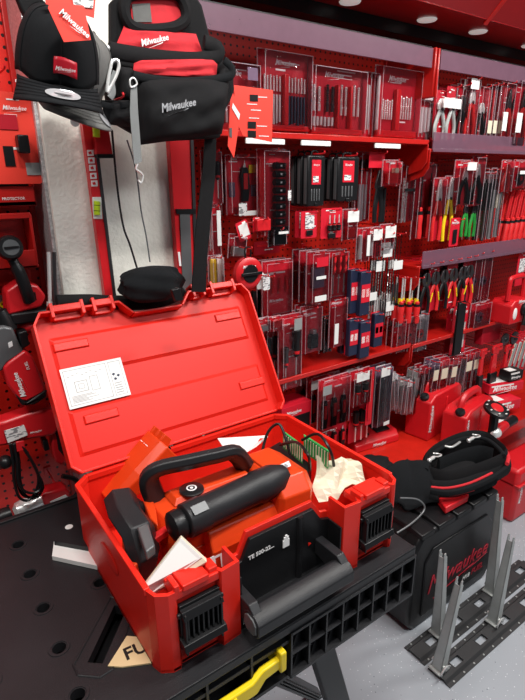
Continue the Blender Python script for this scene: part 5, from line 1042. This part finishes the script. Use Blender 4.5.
# head with handle opening: four strips around the opening
rp_ = pY([(128, -4), (140, -7), (158, -8), (176, -6), (184, 4), (186, 18), (176, 27), (155, 30), (138, 29), (128, 22), (124, 8)], Y+.02)
t.part('handle_edge', MB().tube(rp_, .012, 8, closed=True), CLOTH)
t.part('opening_lining', MB().prism(pY([(130, -2), (178, -4), (182, 20), (160, 26), (132, 22)], Y+.026), (0, .004, 0)), REDCLOTH); t.part('opening_grey', MB().prism(pY([(132, 4), (150, 3), (152, 22), (134, 22)], Y+.024), (0, .003, 0)), GREYCLOTH)
rd = t.part('red_head_panel', pil([(114, 50), (206, 62), (196, 34), (124, 26)], .02, .012, wob=.001), REDCLOTH)
a_ = P(142, 46, Y+.004)-t.loc; b_ = P(176, 38, Y+.004)-t.loc
letters(rd, 'Milwaukee', a_, b_-a_, (0, 0, 1), .066, WLOGO, .3, .02, True, 'logo')
t.part('upper_band', MB().tube(pY([(110, 50), (124, 53), (160, 58), (196, 60), (216, 56), (218, 48), (204, 42)], Y+.0), (.007, .016), 8, flat=(0, -1, 0)), CLOTH)
t.part('red_pocket_lining', pil([(133, 76), (216, 80), (218, 58), (134, 60)], .0, .014, wob=.002), REDCLOTH)
fp = t.part('front_pocket', pil([(140, 145), (222, 134), (230, 78), (133, 76)], -.004, .036, wob=.0035, nu=18, nv=18, pw=.6), CLOTH)
t.part('pocket_binding', MB().tube(pY([(133, 75), (150, 79), (180, 82), (210, 80), (230, 76), (232, 68), (224, 60)], Y-.020), (.004, .009), 8, flat=(0, -1, 0)), CLOTH2)
a_ = P(162, 112, Y-.046)-t.loc; b_ = P(192, 106, Y-.046)-t.loc
letters(fp, 'Milwaukee', a_, b_-a_, (0, 0, 1), .085, SLOGO, .35, .02, True, 'logo')
t.part('side_pocket', pil([(106, 124), (133, 128), (132, 100), (101, 100)], -.005, .03, wob=.002), CLOTH); t.part('side_pocket_binding', MB().tube(pY([(101, 104), (112, 106), (124, 105), (133, 102)], Y-.032), (.003, .006), 6, flat=(0, -1, 0)), CLOTH2)
t.part('tool_sleeve', pil([(117, 100), (133, 104), (132, 68), (116, 66)], 0, .02, wob=.001), CLOTH); t.part('rivet', MB().ell(P(107.5, 48, Y+.0), (.006, .004, .006)), STEEL)
t.part('right_pocket', pil([(214, 130), (233, 92), (230, 60), (214, 70)], .03, .02, wob=.002), CLOTH)
ws = t.part('grey_strap', MB().prism(pY([(131, 86), (137, 86), (138, 110), (142, 162), (134, 164), (130, 112)], Y-.05), (0, .002, 0)), WEB, smooth=False)
t.part('strap_clasp', MB().tube(pY([(138, 164), (136, 169), (140, 172), (143, 176), (141, 183), (138, 180)], Y-.05), .0022, 6), STEEL, ws); t.part('strap_ring', MB().tube(pY([(130, 80), (134, 78), (137, 84), (131, 87)], Y-.052), .0018, 6, closed=True), STEEL, ws)
cb_ = t.part('carabiner', MB().tube(pY([(112, 62), (117, 60), (119, 66), (116, 76), (110, 88), (107, 92), (108, 80), (110, 70)], Y-.035), .0032, 8, closed=True), STEEL); t.part('carabiner_loop', MB().tube(pY([(110, 98), (113, 92), (112, 82), (116, 72)], Y-.035), (.006, .0015), 6, flat=(1, 0, 0)), WEB)
t = T('waist_strap', 'wide black webbing strap hanging right of the tool pouch', 'strap', tuple(P(205, 295, 1.2)), world=True)
t.part('webbing', MB().prism(pY([(206, 125), (217, 125), (215, 180), (207, 260), (206, 292), (192, 292), (196, 230), (203, 170)], 1.19), (0, .004, 0)), CLOTH, smooth=False); t.part('buckle', MB().prism(pY([(172, 290), (180, 288), (184, 300), (176, 302)], 1.10), (0, .014, 0)), BLACK, bev=.002)
for nm, pts, r in (('thin black cord hanging down from the pouch to felt pouch', [(112, 130), (117, 185), (123, 225), (130, 245), (137, 268)], .0025), ('thin grey cord hanging right of the black cord', [(127, 140), (136, 170), (141, 210), (146, 235), (150, 262)], .0018)):
    solo('thin_rope', MB().tube(pY(pts, 1.24), r, 6), BLACK if 'black' in nm[:8+4] else GREYPL, nm, 'cord')
q = P(152, 284, 1.24)
solo('felt_pouch', blob(q, (.085, .045, .045), .005, -.1, 1), CLOTH2, 'soft black cloth pouch slumped above the case lid', 'pouch')
solo('rolled_sleeve', MB().tube(pY([(56, 303), (90, 302), (112, 303), (150, 302), (172, 296), (182, 290)], 1.29), .020, 12), CLOTH, 'black rolled tube lying behind top edge of the case lid', 'roll')
# orange cards beside pouch
t = T('orange_card', 'bright orange red folded card with small pictures beside the pouch', 'card', tuple(P(250, 140, 1.25)), world=True)
cd = t.part('card', MB().prism(pY([(234, 85), (273, 90), (272, 142), (243, 136), (236, 120)], 1.25), (0, .002, 0)), OCARD, smooth=False)
for u, v in ((254, 98), (252, 125), (252, 134)): t.part('small_picture', MB().prism(pY([(u-4, v-3.5), (u+4, v-3.2), (u+4, v+3.5), (u-4, v+3)], 1.2485), (0, .001, 0)), BLACK, cd, smooth=False)
for u, v in ((262, 97), (252, 104), (256, 110), (254, 118), (262, 126), (264, 136)): t.part('text_line', MB().prism(pY([(u-5, v-.5), (u+5, v), (u+5, v+.7), (u-5, v+.3)], 1.2488), (0, .001, 0)), WLOGO, cd, smooth=False)
t = T('slim_card', 'slim red hanging card with white stripe, edge of the pouch', 'card', tuple(P(232, 158, 1.2)), world=True)
cd = t.part('card', MB().prism(pY([(231, 88), (241, 112), (234, 158), (228, 146)], 1.20), (0, .002, 0)), OCARD, smooth=False); t.part('white_stripe', MB().prism(pY([(233, 103), (240, 114), (239, 120), (232, 108)], 1.1985), (0, .001, 0)), WLOGO, cd, smooth=False); t.part('picture', MB().prism(pY([(229.5, 128), (232, 128), (232, 138), (229.5, 136)], 1.1985), (0, .001, 0)), GREYPL, cd, smooth=False)
# ================================================================ floor: black case, bag, rails
BX0, BX1, BY0, BY1, BH = 1.285, 1.815, .895, 1.135, .42
t = T('black_floor_case', 'large black moulded case with red lettering on the floor', 'tool case', ((BX0+BX1)/2, 1.0, 0), world=True)
b = t.part('body', MB().prism([(BX0+.03, BY0, 0), (BX1-.03, BY0, 0), (BX1, BY0, .04), (BX1, BY0, BH-.05), (BX1-.04, BY0, BH), (BX0+.04, BY0, BH), (BX0, BY0, BH-.05), (BX0, BY0, .04)], (0, BY1-BY0, 0)), BLACK, bev=.014)
t.part('front_relief', MB().prism([(BX0+.07, BY0-.006, .05), (BX1-.06, BY0-.006, .05), (BX1-.05, BY0-.006, .30), (BX1-.09, BY0-.006, .345), (BX0+.10, BY0-.006, .345), (BX0+.06, BY0-.006, .30)], (0, .008, 0)), BLACK, b, bev=.004)
for x0, x1 in ((.03, .10), (.125, .22), (.235, .32), (.335, .42), (.435, .50)): t.part('top_step', MB().prism([(BX0+x0, BY0-.002, BH-.012), (BX0+x0, BY0-.002, BH+.008), (BX0+x0, BY0+.06, BH+.016), (BX0+x0, BY1-.03, BH+.016), (BX0+x0, BY1-.02, BH-.01)], (x1-x0, 0, 0)), BLACK, b, bev=.004)
t.part('rear_handle', MB().tube([(BX0+.17, BY1-.02, BH-.01), (BX0+.18, BY1+.01, BH+.03), (BX0+.34, BY1+.01, BH+.03), (BX0+.35, BY1-.02, BH-.01)], .012), BLACK)
a_ = Vector((1.375, BY0-.0075, .150))-t.loc
letters(b, 'Milwaukee', a_, (1, 0, .0), (0, 0, 1), .385, RLOGO, .35, .0, True, 'logo')
letters(b, 'M18', Vector((1.60, BY0-.0075, .085))-t.loc, (1, 0, 0), (0, 0, 1), .05, WLOGO, .2, .02); letters(b, 'FUEL', Vector((1.66, BY0-.0075, .085))-t.loc, (1, 0, 0), (0, 0, 1), .08, RLOGO, .2, .02)
# tool bag on the case
Zt = BH+.017; t = T('tool_bag', 'black tool bag with red trim and silver clips on the case', 'tool bag', (1.63, 1.03, Zt), world=True)
ra = math.radians(8)
t.part('bag_body', blob((1.655, 1.035, Zt+.040), (.165, .080, .040), .006, ra), CLOTH)
def zt(pts, z): return [atZ(u, v, Zt+z) for u, v in pts]
def zt(pts, z): return [atZ(u, v, Zt+z) for u, v in pts]
t.part('bag_wall', MB().tube(zt([(424, 476), (429, 461), (446, 450), (466, 443), (484, 444), (497, 453), (504, 462), (492, 470), (468, 479), (444, 484)], .066), (.060, .014), 10, flat=(0, 0, 1), closed=True), CLOTH)
t.part('rim_binding', MB().tube(zt([(426, 470), (431, 456), (447, 445), (467, 438), (485, 439), (498, 448), (504, 456)], .118), .009, 8), CLOTH2)
t.part('inner_divider', MB().tube(zt([(438, 468), (458, 460), (478, 455), (492, 458)], .085), (.045, .008), 8, flat=(0, 0, 1)), CLOTH2)
t.part('front_pocket', MB().tube(zt([(430, 489), (448, 490), (470, 485), (492, 475), (507, 466)], .048), (.042, .018), 10, flat=(0, 0, 1)), CLOTH)
t.part('outer_pocket', MB().tube(zt([(436, 494), (452, 494), (474, 488), (494, 479)], .034), (.030, .016), 10, flat=(0, 0, 1)), CLOTH2)
t.part('red_trim', MB().tube(zt([(431, 487), (448, 488), (470, 483), (492, 473)], .088), .005, 8), REDCLOTH); t.part('red_back_trim', MB().tube(zt([(492, 437), (502, 446), (508, 456), (507, 464)], .10), .008, 8), REDCLOTH); t.part('red_seam', MB().tube(zt([(438, 495), (454, 495), (474, 490)], .055), .004, 6), REDCLOTH)
t.part('padded_strap', MB().tube(zt([(430, 491), (448, 493), (470, 488), (492, 478), (509, 466)], .078), (.014, .010), 8, flat=(0, 0, 1)), CLOTH2)
def clip(u, v, u2, v2, z):
    p, q = atZ(u, v, z), atZ(u2, v2, z-.01); d_ = (q-p).normalized(); n_ = Vector((-d_.y, d_.x, 0)); r = .016
    ring = [p+d_*r*math.cos(k*PI/4)+n_*r*math.sin(k*PI/4)+Vector((0, 0, .004*math.sin(k))) for k in range(8)]
    c_ = t.part('snap_hook', MB().tube(ring[:7]+[p-d_*.004-n_*r], .0032, 8), STEEL); t.part('snap_swivel', MB().lathe(p+d_*r, d_, [(0, .005), (.01, .008), (.028, .007), (.034, .010), (.04, .006)], 10), STEEL, c_)
clip(476, 436, 463, 444, Zt+.135); clip(437, 455, 424, 464, Zt+.135)
t.part('chain_link', MB().tube([atZ(445, 446, Zt+.15), atZ(452, 447, Zt+.15), atZ(460, 442, Zt+.155)], .005, 6), GALV); t.part('eyelet', MB().ell(atZ(427, 471, Zt+.08), (.008, .008, .006)), STEEL)
solo('red_battery', MB().prism([atZ(u, v, Zt+.03) for u, v in ((438, 498), (464, 485), (470, 490), (468, 496), (446, 508))], (0, 0, -.028)), RPLAST, 'small red tool body peeking out under the tool bag', 'power tool', bev=.004)
# black drape pouch left of the bag
dp = MB()
def drape(u, v):
    a0 = [atZ(384, 470, Zt+.13), atZ(402, 456, Zt+.145), atZ(428, 464, Zt+.12)]; a1 = [atZ(394, 505, Zt+.02), atZ(408, 508, Zt+.012), atZ(436, 505, Zt+.006)]
    f = lambda q: q[0].lerp(q[1], min(1, u*2)) if u < .5 else q[1].lerp(q[2], u*2-1)
    p = f(a0).lerp(f(a1), v); return p+Vector((.01*math.sin(6*u+2*v), -.03*math.sin(PI*u)*math.sin(PI*min(v+.2, 1)), .01*math.sin(9*u)))
solo('belt_pad', dp.grid(drape, 16, 12), CLOTH2, 'dark padded belt flap draped between red case and tool bag', 'belt pad', solid=.012)
solo('wire_loop', MB().tube([atZ(397, 533, Zt+.01), atZ(412, 523, Zt+.02), atZ(423, 512, Zt+.03), atZ(424, 505, Zt+.05), atZ(416, 499, Zt+.07), atZ(400, 498, Zt+.08)], .0035, 8), GREYPL, 'thin grey cable loop between red case and black floor case', 'cable')
solo('cloth_bundle', blob((1.37, 1.19, .53), (.085, .07, .04), .008, 0, 2), CLOTH, 'dark cloth bundle behind the red case right corner', 'bag')
# E-track rails with uprights
def rail(y0, short, xs):
    t = T('slotted_rail', short, 'rail', (1.6, y0+.04, 0), world=True); w = .090; x0, x1 = 1.235, 2.0
    pr = [(0, 0), (0, .004), (.014, .004), (.022, .014), (.068, .014), (.076, .004), (w, .004), (w, 0), (.074, 0), (.066, .010), (.024, .010), (.016, 0)]
    m_ = MB().prism([(x0, y0+a, z) for a, z in pr], (x1-x0, 0, 0)); b = t.part('rail_body', m_, TRACK, smooth=False)
    ct = MB()
    for k in range(5): ct.bb(x0+.07+k*.15, x0+.12+k*.15, y0+.032, y0+.058, -.01, .03)
    co = bpy.data.objects.new('cutter', ct.mesh('cutter')); COL.objects.link(co); bo = b.modifiers.new('slots', 'BOOLEAN'); bo.object = co; bo.solver = 'EXACT'; co.location = (0, 0, 0)
    bpy.context.view_layer.update(); me = bpy.data.meshes.new_from_object(b.evaluated_get(bpy.context.evaluated_depsgraph_get())); b.modifiers.clear(); b.data = me; bpy.data.objects.remove(co)
    for k in range(5):
        x = x0+.07+k*.15; t.part('slot_lip', MB().bb(x-.003, x, y0+.030, y0+.060, .0141, .0150), TRACK, b, smooth=False)
    e = MB()
    for k in range(13):
        for yy in (.007, w-.007): e.cyl((x0+.03+k*.058, y0+yy, .004), (x0+.03+k*.058, y0+yy, .0055), .0035, n=8)
    t.part('rivet', e, GALV, b); return t
rail(.775, 'grey slotted steel rail on the floor, beside the black case', ())
rail(.672, 'grey slotted steel rail on the floor, nearer the viewer', ())
def upright(base, top, ybase, short):
    b0 = atZ(base[0], base[1], .02); yb = b0.y; p1 = atY(top[0], top[1], yb); ax = (p1-b0); L_ = ax.length; ax.normalize()
    t = T('folding_upright', short, 'bracket', tuple(b0), world=True); s_ = Vector((0, 1, 0))
    f = s_.cross(ax).normalized()
    def ch(w0, w1, d0, d1):
        m_ = MB()
        for q in (-1, 1):
            m_.prism([b0+s_*q*w0-f*d0, b0+s_*q*w0+f*d0, p1+s_*q*w1+f*d1, p1+s_*q*w1-f*d1], s_*(-q*.0025))
        m_.prism([b0-s_*w0-f*d0, b0+s_*w0-f*d0, p1+s_*w1-f*d1, p1-s_*w1-f*d1], f*.0025); return m_
    t.part('channel', ch(.019, .011, .017, .009), GALV, smooth=False)
    t.part('top_prong', MB().prism([p1+s_*.011-f*.009, p1+s_*.011+f*.004, p1+s_*.011+f*.002+ax*.022, p1+s_*.011-f*.007+ax*.022], -s_*.003).prism([p1-s_*.008-f*.009, p1-s_*.008+f*.004, p1-s_*.008+f*.002+ax*.018, p1-s_*.008-f*.007+ax*.018], -s_*.003), GALV, smooth=False)
    ft = t.part('latch_foot', MB().bb(b0.x-.028, b0.x+.028, yb-.024, yb+.024, .015, .022), GALV, bev=.002)
    t.part('latch_lever', MB().tube([(b0.x-.02, yb-.026, .022), (b0.x-.03, yb-.03, .04), (b0.x-.01, yb-.03, .055), (b0.x+.015, yb-.028, .04)], (.007, .003), 8, flat=(0, 0, 1)), STEEL, ft)
    t.part('pivot_bolt', MB().cyl((b0.x, yb-.030, .036), (b0.x, yb+.028, .036), .006), STEEL, ft)
upright((438, 631), (443, 556), 0, 'galvanised upright on the rear rail, left one')
upright((439, 667), (459, 584), 0, 'galvanised upright on the near rail, left one')
upright((491, 590), (500, 500), 0, 'galvanised upright on the rear rail, right one')
upright((494, 620), (511, 540), 0, 'galvanised upright on the near rail, right one')
# ================================================================ light
wd = bpy.data.worlds.new('shop_ambient'); S.world = wd; wd.use_nodes = True; wd.node_tree.nodes['Background'].inputs[0].default_value = (.86, .92, 1, 1); wd.node_tree.nodes['Background'].inputs[1].default_value = .08
def area(x, y, z, sx, sy, p, rot=(0, 0, 0), col=(1, .97, .93)):
    l = bpy.data.lights.new('ceiling_lamp', 'AREA'); l.shape = 'RECTANGLE'; l.size = sx; l.size_y = sy; l.energy = p; l.color = col
    o = bpy.data.objects.new('ceiling_lamp', l); COL.objects.link(o); o.location = (x, y, z); o.rotation_euler = [math.radians(a) for a in rot]
area(.35, .15, 2.95, .5, .14, 34, (12, 0, 0)); area(1.8, .15, 2.95, .9, .14, 46, (16, 0, 0)); area(3.2, .1, 2.95, .9, .14, 40, (16, 0, 0)); area(-.7, .5, 2.95, .8, .14, 26)
area(1.4, -.9, 2.8, 1.2, .3, 18, (40, 0, 0), (.92, .96, 1))

# repeats share a group phrase
GP = {'peg_hook': 'peg hooks on the red boards', 'masonry_bit': 'masonry drill bits hanging in a bundle', 'carded_tool': 'carded tools hanging on the red pegboard', 'saw_card': 'carded saw blades on hooks', 'insulated_pliers': 'insulated pliers right of the bay bracket', 'insulated_screwdriver': 'insulated screwdrivers left of the bay bracket', 'drill_bit_set': 'clear drill bit boxes', 'jigsaw_case': 'dark blade tubs with red labels', 'bit_case': 'black bit cases on hooks', 'bolt_cutter': 'long red handled bars', 'file': 'long files on hooks', 'folding_upright': 'galvanised uprights on the floor rails', 'slotted_rail': 'slotted rails on the floor', 'shelf': 'red shelves', 'shelving_bay': 'red pegboard bays', 'spirit_level': 'red spirit levels on the pillar', 'baseball_cap': 'caps hanging on the pillar'}
tops = {}
for o in list(COL.objects):
    if o.parent is None and 'label' in o.keys(): tops.setdefault(o.name.split('.')[0], []).append(o)
for k, v in tops.items():
    if len(v) > 1:
        for o in v:
            if 'group' not in o.keys(): o['group'] = GP.get(k, k.replace('_', ' ')+' pieces in the shop display')
